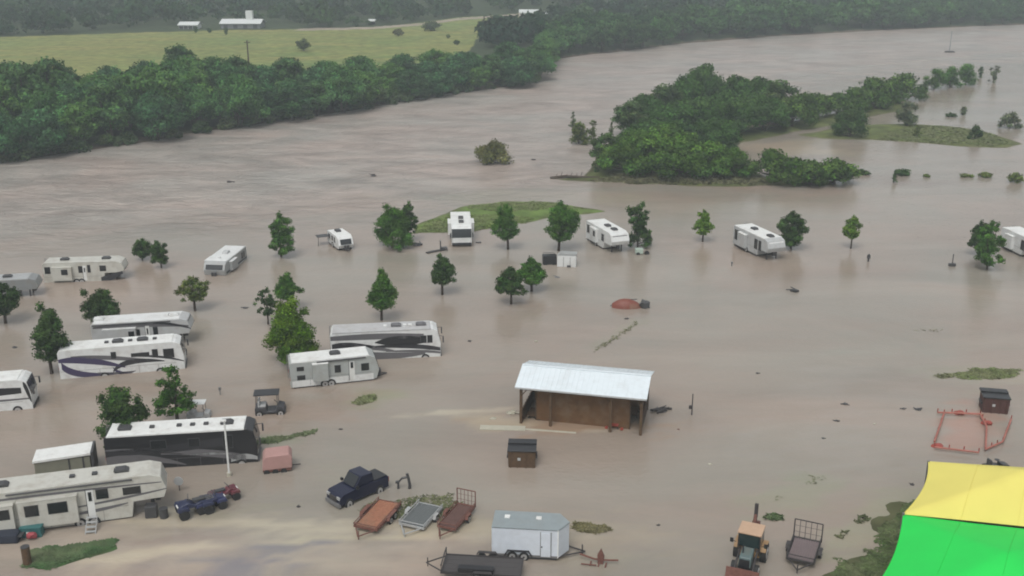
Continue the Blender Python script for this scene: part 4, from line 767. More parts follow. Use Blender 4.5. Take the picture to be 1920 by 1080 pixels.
# red pipe pen lying in the water
p0 = P(1820, 805); t = thing('pipe_pen', 'red pipe livestock pen half sunk above the yellow sail', 'pen', (p0.x, p0.y, 0))
def rel(px, py, z=0): q = P(px, py, z); return (q.x - p0.x, q.y - p0.y, z)
for a_, b_ in (((1758, 773), (1838, 776)), ((1770, 775), (1752, 828)), ((1752, 838), (1835, 848)), ((1838, 776), (1850, 800)), ((1850, 800), (1848, 840)), ((1848, 842), (1880, 828)), ((1880, 828), (1896, 786))):
    o = MB(); 
    for z in (.06, .35): o.tube([rel(*a_, z), rel(*b_, z)], .085, PENR, 6)
    for k in range(4): q1 = Vector(rel(*a_, 0)).lerp(Vector(rel(*b_, 0)), k / 3); o.tube([q1 + Vector((0, 0, -.6)), q1 + Vector((0, 0, .4))], .05, RED, 6)
    o.build('rail_panel', t)
for q_ in ((1757, 838), (1850, 795), (1798, 776)): o = MB(); r_ = rel(*q_); o.blob((r_[0], r_[1], .05), (.5, .35, .25), RED, 8, 2, .3); o.build('gate_post', t)
# dark cart behind the sail
p = P(1866, 884); t = thing('garden_tractor', 'black ride on mower just behind the upper edge of the yellow sail', 'mower', (p.x, p.y, 0), R(10)); o = MB(); o.box(-1, .3, -.5, .5, .1, .6, BLACK, .1); o.prism([(.3, .1), (.3, .8), (1.0, .65), (1.15, .1)], -.4, .4, BLACK, .08); o.build('body', t)
o = MB(); o.box(-.6, -.1, -.3, .3, .6, .75, DARK, .05); o.box(-.75, -.6, -.3, .3, .6, 1.2, DARK, .05); o.build('seat', t); o = MB(); o.tube([(.2, 0, .6), (.0, 0, 1.1)], .03, DARK); o.cyl((0, 0, 1.1), .2, .04, DARK, 12, 'z'); o.build('steering_wheel', t)
for x, y_ in ((-.7, -.6), (-.7, .6), (.9, -.5), (.9, .5)): wheel(t, x, y_, .05, .35, .25, True, -1 if y_ < 0 else 1)

# upturned red boat
p = P(1180, 576); t = thing('small_boat', 'upturned red boat drifting in the middle of the flooded camp', 'boat', (p.x, p.y, 0), R(-4)); o = MB(); n = 12; vs = []; fs = []
for i in range(n + 1):
    x = -2.1 + 3.6 * i / n; k = math.sin(math.pi * min(1, (i + 1.2) / (n + 1.5))) ** .6
    for j in range(7): a_ = math.pi * j / 6; vs.append((x, math.cos(a_) * .85 * k, -.15 + math.sin(a_) * 1.25 * k))
for i in range(n):
    for j in range(6): fs.append((i * 7 + j, (i + 1) * 7 + j, (i + 1) * 7 + j + 1, i * 7 + j + 1))
o.add(vs, fs, mat('red_hull', (.17, .045, .028), .5, dirt=.8)); o.build('hull', t, True); o = MB(); o.tube([(-2.3, 0, .1), (-1.2, 0, .85), (.9, 0, 1.05)], .05, DSTEEL); o.build('keel', t)
o = MB(); o.blob((1.8, -.1, .4), (.55, .5, .6), DARK, 3, 2, .3); o.tube([(1.9, 0, .4), (2.4, -.1, .05)], .1, DARK); o.build('outboard_motor', t)
# gear by the grass strip
p = P(1064, 498); t = thing('storage_cabinet', 'white cabinet fallen open beside the wind tossed tree', 'cabinet', (p.x, p.y, 0), R(-8)); o = MB(); o.box(-1.35, 1.2, -.6, .6, -.1, 1.5, WHITE, .04); o.build('body', t)
for x in (-.5, .4): o = MB(); o.box(x - .03, x + .03, -.63, -.603, 0, 1.4, STEEL); o.build('door_edge', t)
o = MB(); o.prism([(-1.4, 1.51), (-.9, 1.9), (1.25, 1.85), (1.25, 1.51)], -.55, .6, SILVER, .04); o.build('lid', t); o = MB(); o.box(.0, .5, -.8, -.62, .0, .25, DARK); o.build('step', t)
p = P(1030, 494); t = thing('utility_cart', 'small black box cart left of the fallen white cabinet', 'cart', (p.x, p.y, 0), R(5)); o = MB(); o.box(-.95, .95, -.6, .6, .0, 1.25, BLACK, .12); o.build('body', t); o = MB(); o.tube([(-.9, -.5, 1.25), (-.9, -.5, 1.7), (.6, -.5, 1.7)], .04, DARK); o.build('handle', t)
for x in (-.6, .6): wheel(t, x, -.6, .02, .28, .15, False)
p = P(832, 470); t = thing('garden_chair', 'dark heap of camp furniture at the left wheel of the camper on the grass strip', 'camp furniture', (p.x, p.y, 0), R(10)); o = MB(); o.box(-.5, .5, -.4, .4, .4, .5, DARK, .03); o.build('seat', t); o = MB(); o.box(-.5, -.4, -.4, .4, .5, 1.5, DARK, .03); o.build('backrest', t)
for x in (-.45, .45):
    for y_ in (-.35, .35): o = MB(); o.tube([(x, y_, -.4), (x, y_, .4)], .05, DARK, 5); o.build('leg', t)
plank('floating_board', 'dark board floating in front of the camper on the grass strip', 'board', (800, 475), (834, 468), .6, .12, DSTEEL)
o = MB(); o.box(-1.4, 1.2, -.7, .7, 1.3, 1.36, DARK); 
p = P(612, 458); t = thing('torn_awning', 'torn dark awning frame hanging left of the smallest white camper', 'awning', (p.x, p.y, 0), R(20)); o.build('fabric', t)
for x in (-1.3, 1.1): o = MB(); o.tube([(x, -.6, -.3), (x + .1, -.6, 1.32)], .04, DSTEEL, 5); o.build('leg', t)
p = P(1200, 476); t = thing('utility_cart', 'pale little cart in the water right of the camper with the grey shield', 'cart', (p.x, p.y, 0)); o = MB(); o.box(-.7, .4, -.4, .4, .1, .8, mat('pale_green', (.35, .42, .36), .6), .08); o.build('body', t); wheel(t, -.3, -.45, .1, .25, .12, False); wheel(t, .9, -.3, .2, .35, .2, False)

# golf carts
def golf_cart(label, px, py, yaw, roofm, bodym, grp, s=1.0, wh=.1):
    p = P(px, py); t = thing('golf_cart', label, 'golf cart', (p.x, p.y, 0), R(yaw), grp); t.scale = (s, s, s)
    o = MB(); o.prism([(-1.2, .1), (-1.2, .6), (-.3, .65), (-.2, .3), (.5, .3), (.7, .75), (1.2, .6), (1.3, .1)], -.6, .6, bodym, .05); o.build('body', t)
    o = MB(); o.box(-1.25, .85, -.65, .65, 1.75, 1.83, roofm, .03); o.build('roof', t)
    for x in (-1.1, .7):
        for y_ in (-.58, .58): o = MB(); o.tube([(x, y_, .5), (x * .95, y_, 1.76)], .03, DARK, 6); o.build('roof_post', t)
    o = MB(); o.box(-.8, -.3, -.5, .5, .65, .8, GREYW, .05); o.box(-.95, -.8, -.5, .5, .65, 1.2, GREYW, .05); o.build('seat', t)
    o = MB(); o.tube([(.6, .25, .7), (.35, .25, 1.0)], .03, DARK, 6); o.build('steering_column', t)
    for x in (-.85, .9):
        for y_ in (-.6, .6): wheel(t, x, y_, wh, .32, .22, True, -1 if y_ < 0 else 1)
golf_cart('black roofed golf cart in the water left of the white travel trailer', 507, 772, 8, BLACK, mat('cart_black', (.05, .05, .055), .5), 'golf carts', 1.12)
golf_cart('pale golf cart sunk to its roof right of the layered conifer', 373, 782, 5, WHITE, GREYW, 'golf carts', .85, -.1)
# pink covered trailer
p = P(521, 878); t = thing('covered_trailer', 'small trailer under a faded pink cover right of the black coach', 'trailer', (p.x, p.y, 0), R(12)); o = MB(); o.prism([(-1.25, .3), (-1.15, 1.35), (-.9, 1.6), (1.0, 1.65), (1.25, 1.3), (1.2, .35)], -.85, .85, PINK, .12); o.build('cover', t)
o = MB(); o.box(-1.2, 1.15, -.8, .8, .15, .3, RUST); o.build('frame', t)
for x in (-.9, -.2, .5): wheel(t, x, -.75, .1, .25, .2, False)
o = MB(); o.tube([(1.1, 0, .2), (1.9, 0, .2)], .05, DSTEEL); o.build('tongue', t)

# pickup
p = P(672, 928); t = thing('pickup_truck', 'dark blue pickup truck facing the lower left above the orange flatbed', 'pickup truck', (p.x, p.y, -.1), R(-135)); t.scale = (.92, .96, 1.22); o = MB(); L = 5.2; w = .95
o.prism([(-2.6, .25), (-2.62, 1.0), (-1.0, 1.02), (-.98, 1.08), (1.0, 1.08), (2.35, 1.0), (2.6, .8), (2.62, .3)], -w, w, BLUE, .06)
o.box(-2.4, -1.1, -.75, .75, .75, 1.035, DARK); ob = o.build('body', t)
o = MB(); o.prism([(-1.15, 1.08), (-.95, 1.72), (.25, 1.78), (1.0, 1.1)], -.84, .84, BLUE, .08); o.build('cab', t)
o = MB(); o.prism([(.98, 1.14), (.98 + .03, 1.17), (.36, 1.74), (.30, 1.70)], -.7, .7, GLASS); o.build('windshield', t)
for s in (-1, 1):
    for x0, x1 in ((-.95, -.2), (-.12, .55)): o = MB(); o.prism([(x0, 1.15), (x0 + .04, 1.6), (x1 - .12, 1.62), (x1, 1.15)], s * .825 - .01, s * .825 + .01, GLASS); o.build('window', t)
    o = MB(); o.box(2.55, 2.66, s * .68 - .2, s * .68 + .2, .7, .9, SILVER, .02); o.build('headlight', t)
    o = MB(); o.box(.75, .95, s * 1.08 - .12, s * 1.08 + .12, 1.1, 1.3, BLACK, .03); o.build('mirror', t); o = MB(); o.box(-2.68, -2.6, s * .85 - .07, s * .85 + .07, .6, .95, RED); o.build('tail_light', t)
    for x in (-1.6, 1.7): wheel(t, x, s * .86, .2, .42, .28, True, s)
o = MB(); o.box(2.6, 2.7, -.45, .45, .5, .85, DSTEEL); o.build('grille', t); o = MB(); o.box(2.55, 2.78, -.95, .95, .2, .45, STEEL, .03); o.build('bumper', t)
o = MB(); o.box(-2.55, -1.15, -.8, .8, 1.03, 1.08, BLACK, .02); o.build('bed_cover', t)
# bent stand
p = P(757, 916); t = thing('pump_stand', 'dark bent stand in the water just right of the blue pickup', 'stand', (p.x, p.y, 0), 0); o = MB(); o.tube([(-.45, 0, -.3), (-.42, 0, .6), (-.1, 0, .95), (.35, 0, 1.05)], .1, DARK, 6); o.build('arm', t); o = MB(); o.tube([(.3, 0, 1.35), (.42, 0, .9), (.5, 0, .3), (.45, 0, -.2)], .13, DARK, 6); o.build('post', t); o = MB(); o.box(-.65, -.35, -.12, .12, .5, .68, DARK, .03); o.build('motor', t)

# flat trailers
def flatbed(label, ctr, yaw, L, Wd, deck, frame, gate=0.0, rails=.0, z=.35, wheels=1, name='utility_trailer', grp=None, fend=True, drop=0):
    p = P(*ctr); t = thing(name, label, 'trailer', (p.x, p.y, drop), R(yaw), grp); h = L / 2; w = Wd / 2
    o = MB(); o.box(-h, h, -w, -w + .1, z - .08, z + .1, frame); o.box(-h, h, w - .1, w, z - .08, z + .1, frame); o.box(-h, -h + .1, -w + .1, w - .1, z - .08, z + .08, frame); o.box(h - .1, h, -w + .1, w - .1, z - .08, z + .08, frame); o.build('frame', t)
    o = MB(); k = int(Wd / .2)
    for i in range(k): a = -w + .12 + (Wd - .24) * i / k; o.box(-h + .1, h - .1, a, a + (Wd - .24) / k - .02, z, z + .05 + .004 * (i % 3), deck)
    o.build('deck', t)
    o = MB(); o.tube([(h, -w * .8, z), (h + 1.2, 0, z)], .05, frame); o.tube([(h, w * .8, z), (h + 1.2, 0, z)], .05, frame); o.tube([(h + 1.1, 0, z - .3), (h + 1.1, 0, z + .4)], .04, frame); o.build('tongue', t)
    if rails:
        for s in (-1, 1):
            o = MB(); o.tube([(-h, s * (w - .03), z + rails), (h, s * (w - .03), z + rails)], .04, frame, 6)
            for i in range(5): x = -h + .04 + (L - .08) * i / 4; o.tube([(x, s * (w - .03), z), (x, s * (w - .03), z + rails)], .03, frame, 6)
            o.build('side_rail', t)
        o = MB(); o.tube([(h - .04, -w, z + rails), (h - .04, w, z + rails)], .04, frame, 6); o.build('front_rail', t)
    if gate:
        o = MB(); x = -h - .04
        for a_, b_ in (((-w, .0), (-w, gate)), ((w, .0), (w, gate)), ((-w, gate), (w, gate)), ((-w, .05), (w, .05))): o.tube([(x, a_[0], z + a_[1]), (x, b_[0], z + b_[1])], .045, frame, 6)
        for i in range(1, 5): yy = -w + Wd * i / 5; o.tube([(x, yy, z), (x, yy, z + gate)], .022, frame, 5)
        for i in range(1, 3): o.tube([(x, -w, z + gate * i / 3), (x, w, z + gate * i / 3)], .014, frame, 5)
        o.build('ramp_gate', t)
    for s in (-1, 1):
        for i in range(wheels):
            x = -.15 + (i - (wheels - 1) / 2) * .75; wheel(t, x, s * (w + .14), z - .12, .3, .2, True, s)
        if fend: o = MB(); q = .4 + .37 * (wheels - 1); o.prism([(-.15 - q, z + .02), (-.15 - q + .15, z + .3), (-.15 + q - .15, z + .3), (-.15 + q, z + .02), (-.15 + q - .04, z + .02), (-.15 + q - .17, z + .26), (-.15 - q + .17, z + .26), (-.15 - q + .04, z + .02)], min(s * (w + .02), s * (w + .28)), max(s * (w + .02), s * (w + .28)), frame); o.build('fender', t)
    return t
G3 = 'open trailers parked in the shallows'
t = flatbed('flat trailer with a worn orange deck, left of the three near the pickup', (709, 974), -110, 4.2, 2.0, WOODO, RUST, 0, .28, .4, 2, grp=G3)
flatbed('small grey trailer in the middle of the three near the pickup', (790, 973), -112, 3.4, 2.1, mat('grey_deck', (.11, .12, .12), .6), SILVER, 0, .3, .3, 1, grp=G3)
flatbed('rusty open trailer with an upright mesh gate, right of the three near the pickup', (856, 977), -112, 3.6, 1.55, mat('rust_deck', (.11, .06, .05), .8, var=.4), RUST, 1.35, .35, .4, 1, grp=G3)
flatbed('grey mesh gated open trailer right of the tractor', (1506, 1042), -114, 3.1, 2.0, mat('mauve_deck', (.16, .125, .125), .7), DSTEEL, 1.5, .38, .45, 1, grp=G3)
t = flatbed('dark flatbed with a raised front frame, cut by the bottom edge below the cargo trailer', (905, 1078), 174, 5.6, 2.3, mat('black_deck', (.06, .055, .055), .7), DSTEEL, 0, 0, .75, 2, 'flatbed_trailer', G3)
o = MB(); o.tube([(2.75, -1.1, .8), (2.75, -1.1, 1.35), (2.75, 1.1, 1.35), (2.75, 1.1, .8)], .05, DSTEEL); o.build('headboard', t); o = MB(); o.box(-.9, 1.6, .55, 1.1, .83, 1.15, BLACK, .04); o.build('tool_box', t)
# spare wheel on the tan gate trailer is a separate pale tyre
p = P(833, 1000); 
# enclosed cargo trailer
c, y, L = by_side((922, 1046), (1046, 1053), 2.3)
t = thing('cargo_trailer', 'white enclosed cargo trailer with twin wheels and a side door, bottom centre', 'cargo trailer', (c.x, c.y, 0), y); h = L / 2; w = 1.15; LB = mat('pale_blue_white', (.56, .60, .65), .4, dirt=.12)
o = MB(); bmv = [(-h, -w), (h, -w), (h + .75, 0), (h, w), (-h, w)]; b = bmesh.new(); lo = [b.verts.new((a_, b_, .25)) for a_, b_ in bmv]; hi = [b.verts.new((a_, b_, 2.5)) for a_, b_ in bmv]; b.faces.new(lo[::-1]); b.faces.new(hi)
for i in range(5): b.faces.new((lo[i], lo[(i + 1) % 5], hi[(i + 1) % 5], hi[i]))
bmesh.ops.bevel(b, geom=b.edges[:], offset=.05, segments=2, affect='EDGES'); o.bm(b, LB); o.box(-h + .05, h, -w - .012, -w - .002, .25, .42, STEEL); o.build('body', t)
o = MB(); o.add([(-h, -w - .02, 2.505), (h, -w - .02, 2.505), (h + .78, 0, 2.505), (h, w + .02, 2.505), (-h, w + .02, 2.505), (-h, -w - .02, 2.57), (h, -w - .02, 2.57), (h + .75, 0, 2.60), (h, w + .02, 2.57), (-h, w + .02, 2.57)], [(4, 3, 2, 1, 0), (5, 6, 7, 8, 9)] + [(i, (i + 1) % 5, (i + 1) % 5 + 5, i + 5) for i in range(5)], mat('trailer_roof', (.27, .31, .32), .45, .2, dirt=.2)); o.build('roof', t)
for x in (-1.4, .9): o = MB(); o.box(x - .2, x + .2, .1, .5, 2.575, 2.66, ROOFW, .03); o.build('roof_vent', t)
o = MB(); o.box(h - 1.25, h - .55, -w - .03, -w - .003, .35, 2.25, LB); dr = o.build('side_door', t); o = MB(); 
for x in (h - 1.29, h - .53): o.box(x, x + .05, -w - .035, -w - .003, .3, 2.35, STEEL)
o.build('door_frame', t); o = MB(); o.box(h - 1.22, h - 1.12, -w - .06, -w - .03, 1.1, 1.2, BLACK); o.build('handle', dr)
for s in (-1, 1):
    for x in (-.9, -.05): wheel(t, x, s * (w - .02), .28, .36, .24, True, s)
    o = MB(); o.prism([(-1.5, .35), (-1.25, .78), (.3, .78), (.55, .35), (.49, .35), (.26, .72), (-1.21, .72), (-1.44, .35)], min(s * (w + .005), s * (w + .16)), max(s * (w + .005), s * (w + .16)), BLACK); o.build('fender', t)
o = MB(); o.tube([(h, -.9, .25), (h + 1.9, 0, .25)], .06, DSTEEL); o.tube([(h, .9, .25), (h + 1.9, 0, .25)], .06, DSTEEL); o.tube([(h + 1.7, 0, -.1), (h + 1.7, 0, .8)], .05, DSTEEL); o.build('tongue', t)
o = MB(); o.box(-h + .03, h - .1, -w + .1, w - .1, .05, .24, DARK); o.build('chassis', t); o = MB(); o.box(h - .05, h + .03, -w - .03, -w + .05, .3, 2.52, ROOFW); o.build('corner_trim', t)
# implement right of its tongue
p = P(1125, 1056); t = thing('plough', 'rusty farm implement lying right of the cargo trailer tongue', 'farm implement', (p.x, p.y, 0), R(-12)); o = MB(); o.tube([(-1.5, .2, .45), (-.4, 0, .3), (.3, 0, .3), (1.3, .1, .35)], .07, RUST); o.build('beam', t)
o = MB(); o.prism([(-.15, -.2), (-.2, .7), (.05, 1.2), (.3, .6), (.2, -.2)], -.12, .12, RUST, .03); o.build('mast', t)
for x in (-.6, 0, .5): o = MB(); o.tube([(x, -.3, .3), (x - .1, -.5, -.1)], .06, RUST, 5); o.build('tine', t)
o = MB(); o.tube([(-1.3, -.5, .1), (-.2, -.5, .12)], .05, RUST, 5); o.build('crossbar', t)

# backhoe tractor
p = P(1403, 1054); t = thing('backhoe_loader', 'yellow topped backhoe tractor facing the camera at the bottom', 'backhoe', (p.x, p.y, 0), R(-113))
o = MB(); o.prism([(.35, .5), (.35, 1.45), (1.6, 1.3), (1.75, .6)], -.42, .42, mat('worn_teal_hood', (.10, .14, .14), .45, dirt=.6), .08); o.build('hood', t)
o = MB(); o.box(1.74, 1.80, -.36, .36, .65, 1.22, BLACK); o.build('grille', t)
o = MB(); o.box(-1.3, 1.5, -.5, .5, .3, .6, DSTEEL, .04); o.box(-1.0, .2, -.75, .75, .6, .95, YEL, .05); o.build('chassis', t)
o = MB(); o.box(-1.15, .45, -.85, .85, 2.45, 2.6, mat('faded_tan_roof', (.46, .31, .21), .6), .06); o.build('cab_roof', t)
for x in (-1.05, .35):
    for y_ in (-.76, .76): o = MB(); o.tube([(x, y_, .9), (x, y_ * .97, 2.46)], .05, BLACK, 6); o.build('cab_post', t)
o = MB(); o.box(.32, .34, -.7, .7, 1.45, 2.4, mat('cab_glass', (.012, .025, .025), .15)); o.build('windshield', t)
for s in (-1, 1): o = MB(); o.box(-1.0, .3, s * .77 - .01, s * .77 + .01, 1.1, 2.4, MATS['cab_glass']); o.build('side_window', t)
o = MB(); o.box(-.8, -.3, -.3, .3, .95, 1.1, DARK, .04); o.box(-.92, -.8, -.3, .3, 1.0, 1.6, DARK, .04); o.build('seat', t)
for s in (-1, 1):
    wheel(t, -.8, s * .95, .55, .72, .42, True, s); wheel(t, 1.35, s * .8, .3, .42, .3, True, s)
    o = MB(); o.prism([(-1.5, .9), (-1.3, 1.3), (-.4, 1.32), (-.1, .95)], min(s * .75, s * 1.15), max(s * .75, s * 1.15), YEL, .04); o.build('fender', t)
    o = MB(); o.tube([(.2, s * .6, 1.2), (1.3, s * .62, .85), (2.3, s * .62, .35)], .07, DSTEEL, 6); o.build('loader_arm', t)
    o = MB(); o.tube([(.4, s * .9, 1.7), (.55, s * 1.2, 1.9)], .03, BLACK, 5); o.box(.5, .56, s * 1.2 - .12, s * 1.2 + .12, 1.7, 2.05, BLACK, .02); o.build('mirror', t)
o = MB(); o.prism([(2.2, .0), (2.2, .75), (2.3, .75), (2.45, .2), (2.9, .1), (2.9, .02)], -1.15, 1.15, RUST, .02); o.build('front_bucket', t)
o = MB(); o.tube([(-1.3, .0, .8), (-2.0, -.1, 1.8), (-2.4, -.1, 2.6)], .13, RUST, 6); o.build('boom', t); o = MB(); o.tube([(-2.4, -.1, 2.6), (-2.9, -.15, 1.4)], .11, RUST, 6); o.build('dipper_arm', t)
o = MB(); o.box(-2.5, -2.3, -.22, .04, 2.4, 3.45, DSTEEL, .03); o.build('stick', t); o = MB(); o.prism([(-3.2, 1.1), (-3.3, 1.6), (-2.9, 1.7), (-2.7, 1.2)], -.4, .15, RUST, .03); o.build('rear_bucket', t); o = MB(); o.tube([(1.1, -.25, 1.3), (1.1, -.25, 1.95)], .05, BLACK); o.build('exhaust', t)

# ATVs and gear near the big camper
def atv(label, px, py, yaw, m, s=1.0):
    p = P(px, py); t = thing('quad_bike', label, 'quad bike', (p.x, p.y, 0), R(yaw), 'quad bikes parked by the big camper'); t.scale = (s, s, s)
    o = MB(); o.prism([(-1.0, .55), (-1.0, .85), (-.3, .85), (0, .75), (.4, .98), (1.0, .8), (1.05, .55)], -.35, .35, m, .08)
    for x in (-.75, .75):
        for y_ in (-.42, .42): o.prism([(x - .38, .55), (x - .28, .78), (x + .28, .8), (x + .38, .55)], y_ - .2, y_ + .2, m, .05)
    o.build('body', t); o = MB(); o.box(-.7, .1, -.18, .18, .85, 1.0, DARK, .06); o.build('seat', t)
    o = MB(); o.tube([(.25, -.42, 1.2), (.35, 0, 1.1), (.25, .42, 1.2)], .03, DARK, 6); o.tube([(.5, 0, .8), (.35, 0, 1.1)], .04, DARK, 6); o.build('handlebar', t)
    o = MB(); [o.tube([(-1.15, y_, .92), (-.65, y_, .92)], .02, STEEL, 5) for y_ in (-.3, -.1, .1, .3)]; o.tube([(-1.15, -.3, .92), (-1.15, .3, .92)], .02, STEEL, 5); o.build('rack', t)
    o = MB(); o.box(1.0, 1.07, -.2, .2, .66, .78, ROOFW, .02); o.build('headlight', t)
    for x in (-.75, .75):
        for y_ in (-.5, .5): wheel(t, x, y_, .3, .32, .26, False)
atv('dark blue quad bike right of the big cream camper', 366, 962, -150, mat('navy_plastic', (.02, .025, .06), .4), 1.25)
atv('second dark blue quad bike wedged against the maroon one', 395, 953, 30, mat('navy_plastic2', (.025, .03, .08), .4), 1.1)
atv('maroon quad bike, the right one of the group by the big camper', 421, 937, 35, mat('maroon_plastic', (.11, .025, .035), .5, dirt=.3), 1.05)
def barrel(label, px, py, r, hh, m, name='barrel', cat='barrel', band=None, grp=None):
    p = P(px, py); t = thing(name, label, cat, (p.x, p.y, max(0, gz(p.x, p.y))), 0, grp); o = MB(); o.tube([(0, 0, -.2), (0, 0, hh * .2), (0, 0, hh * .5), (0, 0, hh * .8), (0, 0, hh)], r, m, 14); o.build('body', t)
    o = MB(); o.cyl((0, 0, hh + .02), r * 1.04, .05, band or DARK, 14, 'z'); o.build('rim', t)
barrel('brown wooden planter barrel at the left end of the dark lawn', 52, 1058, .30, 1.35, WOODB, 'planter_barrel', band=DARK)
o = MB(); p = P(60, 1012); o.blob((0, 0, .35), (.35, .25, .3), mat('red_flowers', (.3, .06, .07), .8, var=.5, scale=12), 4, 2, .3); ob = o.build('flower_pot'); ob.location = (p.x, p.y, 0); tag(ob, 'reddish flower pot above the wooden planter barrel', 'flower pot')
barrel('dark gas bottle standing off the nose of the big cream camper', 308, 970, .32, .75, DARK, 'gas_bottle', 'gas bottle')
p = P(62, 1003); t = thing('storage_tote', 'teal storage tote under the slide out of the big camper', 'storage tote', (p.x, p.y, 0), R(6)); o = MB(); o.box(-.75, .75, -.4, .4, -.1, .75, TEAL, .06); o.build('body', t); o = MB(); o.box(-.8, .8, -.45, .45, .755, .84, TEAL, .03); o.build('lid', t); o = MB(); o.box(-.3, .2, -.425, -.41, .3, .5, ROOFW); o.build('handle', t)
p = P(15, 1014); t = thing('covered_grill', 'dark navy covered grill at the lower left edge', 'grill', (p.x, p.y, 0), R(4)); o = MB(); o.box(-1.1, .9, -.5, .5, .0, .75, mat('navy_cover', (.02, .025, .04), .7), .15); o.build('cover', t); o = MB(); o.box(.9, 1.2, -.4, .4, .5, .56, DARK); o.build('side_shelf', t)
p = P(170, 1000); t = thing('entry_steps', 'light metal steps below the door of the big cream camper', 'steps', (p.x, p.y, 0), y * 0 + R(8))
for k in range(4): o = MB(); o.box(-.35, .35, -.1 + k * .28, .14 + k * .28, .12 + k * .24, .16 + k * .24, SILVER); o.build('tread', t)
for s in (-1, 1): o = MB(); o.tube([(s * .37, -.15, -.05), (s * .37, 1.0, .95)], .035, SILVER, 6); o.build('rail', t)
p = P(285, 968); t = thing('generator', 'black generator box under the nose of the big cream camper', 'generator', (p.x, p.y, 0), R(8)); o = MB(); o.box(-.45, .45, -.35, .35, .0, 1.0, DARK, .08); o.build('body', t); o = MB(); o.tube([(-.4, 0, 1.0), (-.3, 0, 1.2), (.3, 0, 1.2), (.4, 0, 1.0)], .03, DSTEEL, 6); o.build('handle', t)
p = P(337, 920); t = thing('satellite_dish', 'pale little dish on a stand right of the nose of the big camper', 'satellite dish', (p.x, p.y, 0), 0); o = MB(); o.cyl((0, -.05, .9), .38, .06, GREYW, 16, 'y'); o.build('dish', t); o = MB(); o.tube([(0, 0, -.2), (0, 0, .85)], .04, DSTEEL, 6); o.build('mast', t)

# ------------------------------------------------------------------ shade sails
def sail(label, corners, m, sagx, peak, name='shade_sail', posts=(0, 1, 2, 3)):
    """corners: 4 (px, py, z) in order; edges sag inward by sagx, centre lifted by peak"""
    cs = [P(a, b, z) for a, b, z in corners]; org = Vector((cs[0].x, cs[0].y, 0)); t = thing(name, label, 'shade sail', org, 0, 'shade sails'); n = 28; vs = []; fs = []
    cen = (cs[0] + cs[1] + cs[2] + cs[3]) / 4
    for j in range(n + 1):
        for i in range(n + 1):
            u, v = i / n, j / n; p = (cs[0] * (1 - u) + cs[1] * u) * (1 - v) + (cs[3] * (1 - u) + cs[2] * u) * v
            # pull the four edges toward the middle
            k = 0
            kx = sagx * 4 * v * (1 - v) * abs(2 * u - 1) ** 1.0; ky = sagx * .25 * 4 * u * (1 - u) * abs(2 * v - 1) ** 1.0
            p = p.lerp(cen, 0); q = p + (cen - p) * (kx + ky)
            q.z += peak * (1 - max(abs(2 * u - 1), abs(2 * v - 1))) ** .9 + .03 * math.sin(14 * u + 3 * v) * (1 - abs(2 * v - 1)); vs.append(q - org)
    k = len(vs); vs += [v_ - Vector((0, 0, .02)) for v_ in vs]
    for j in range(n):
        for i in range(n): a = j * (n + 1) + i; f = (a, a + 1, a + n + 2, a + n + 1); fs.append(f); fs.append(tuple(x + k for x in f[::-1]))
    o = MB(); o.add(vs, fs, m); o.build('fabric', t, True)
    G = lambda i, j: vs[j * (n + 1) + i] + Vector((0, 0, .012)); o = MB()
    for ln in ([G(i, 0) for i in range(n + 1)], [G(i, n) for i in range(n + 1)], [G(0, j) for j in range(n + 1)], [G(n, j) for j in range(n + 1)]): o.tube(ln, .035, m, 6)
    for k in (7, 14, 21): o.tube([G(k, j) for j in range(n + 1)], .018, mat(m.name + '_seam', [c_ * .8 for c_ in ((.80, .70, .16) if m is YSAIL else (.01, .70, .08))]), 5)
    o.build('hem', t)
    for i in posts: o = MB(); c_ = cs[i] - org; o.tube([(c_.x, c_.y, -1), (c_.x, c_.y, c_.z + .1)], .09, STEEL, 10); o.build('post', t)
sail('yellow shade sail at the right edge, above the green one', [(1741, 866, 4.2), (2120, 888, 4.2), (2130, 1010, 4.0), (1694, 964, 4.0)], YSAIL, .07, 2.0)
sail('bright green shade sail in the lower right corner', [(1694, 966, 3.9), (2130, 1012, 3.9), (2150, 1260, 3.8), (1560, 1190, 3.8)], GSAIL, .12, 2.2)

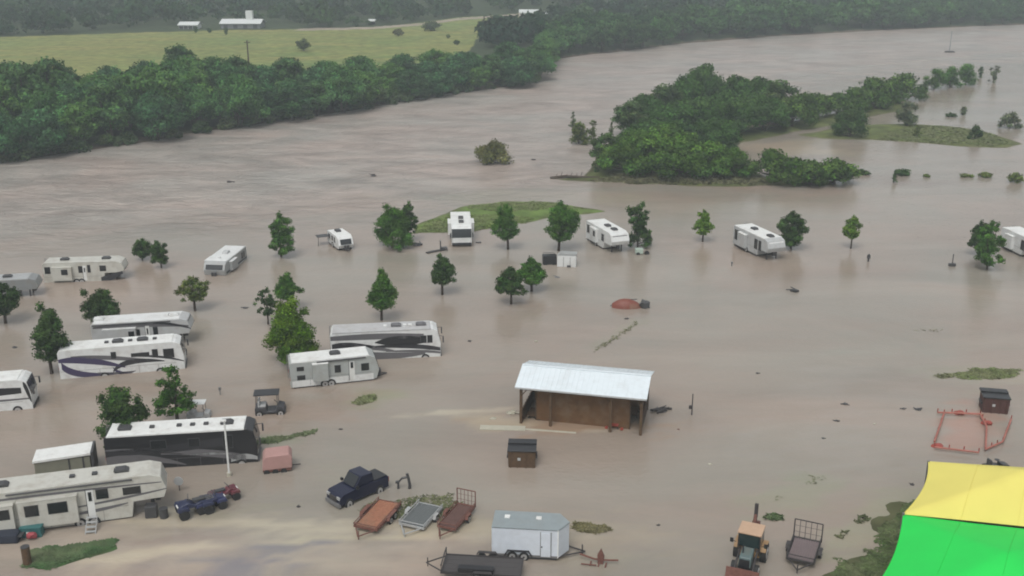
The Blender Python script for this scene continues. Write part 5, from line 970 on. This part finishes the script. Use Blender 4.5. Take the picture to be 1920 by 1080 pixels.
# ------------------------------------------------------------------ far farm buildings
def barn(label, px, py, wpx, dep, hh, wallm, roofm, yaw=0, z=2, name='farm_building', cup=False):
    p = P(px, py, z); s = scale_at(py, z); w = wpx / s / 2; t = thing(name, label, 'building', (p.x, p.y, gz(p.x, p.y) - .2), R(yaw)); o = MB(); o.box(-w, w, 0, dep, 0, hh, wallm); o.build('wall', t)
    o = MB(); 
    for s_ in (0, 1): 
        y0 = -.6 if s_ == 0 else dep + .6; ps = [(-w - .5, y0, hh), (w + .5, y0, hh), (w + .5, dep / 2, hh + dep * .16), (-w - .5, dep / 2, hh + dep * .16)]; vs = ps + [(a, b, c_ - .2) for a, b, c_ in ps]
        o.add(vs, [(0, 1, 2, 3), (7, 6, 5, 4), (0, 4, 5, 1), (3, 2, 6, 7), (0, 3, 7, 4), (1, 5, 6, 2)], roofm)
    o.build('roof', t)
    for k in range(4): x = -w + 2 * w * (k + .5) / 4; o = MB(); o.box(x - .9, x + .9, -.05, -.005, .2, hh * .75, DARK); o.build('door', t)
    if cup: o = MB(); o.box(w * .2, w * .2 + 3, dep / 2 - 1.2, dep / 2 + 1.2, hh + dep * .12, hh + dep * .16 + 3.5, roofm); o.build('cupola', t)
FW = mat('farm_white', (.55, .57, .56), .6); FGY = mat('farm_grey', (.16, .17, .17), .7)
barn('small white farm roof at the left end behind the yellow field', 353, 55, 34, 7, 2.0, FW, FW)
barn('long white farm building with a small roof tower behind the field', 451, 54, 74, 10, 2.4, FGY, FW, cup=True)
barn('pale roof among the woods at the top left', 214, 10, 56, 12, 3, FW, FW, name='far_building')
barn('white shed at the upper right end of the yellow field', 992, 33, 34, 8, 2.5, FW, FW, name='far_building')
barn('pale building in the trees right of the white shed beyond the field', 1035, 36, 28, 8, 2.5, FGY, FW, name='far_building')
barn('tiny white hut at the edge of the woods above the field', 697, 47, 9, 4, 2, FW, FW, name='far_building')

# ------------------------------------------------------------------ haze
o = MB(); o.box(-6500, 6800, -1700, 7500, -8, 240, WHITE); hz = o.build('haze'); hz.data.materials.clear()
m = bpy.data.materials.new('haze'); m.use_nodes = True; nt = m.node_tree; nt.nodes.clear(); out = nt.nodes.new('ShaderNodeOutputMaterial'); pv = nt.nodes.new('ShaderNodeVolumePrincipled')
pv.inputs['Color'].default_value = (.82, .92, .98, 1); pv.inputs['Density'].default_value = .00044; pv.inputs['Anisotropy'].default_value = 0
nt.links.new(pv.outputs[0], out.inputs['Volume']); hz.data.materials.append(m); tag(hz, 'thin pale haze in the air over river and hills', 'haze', kind='stuff')
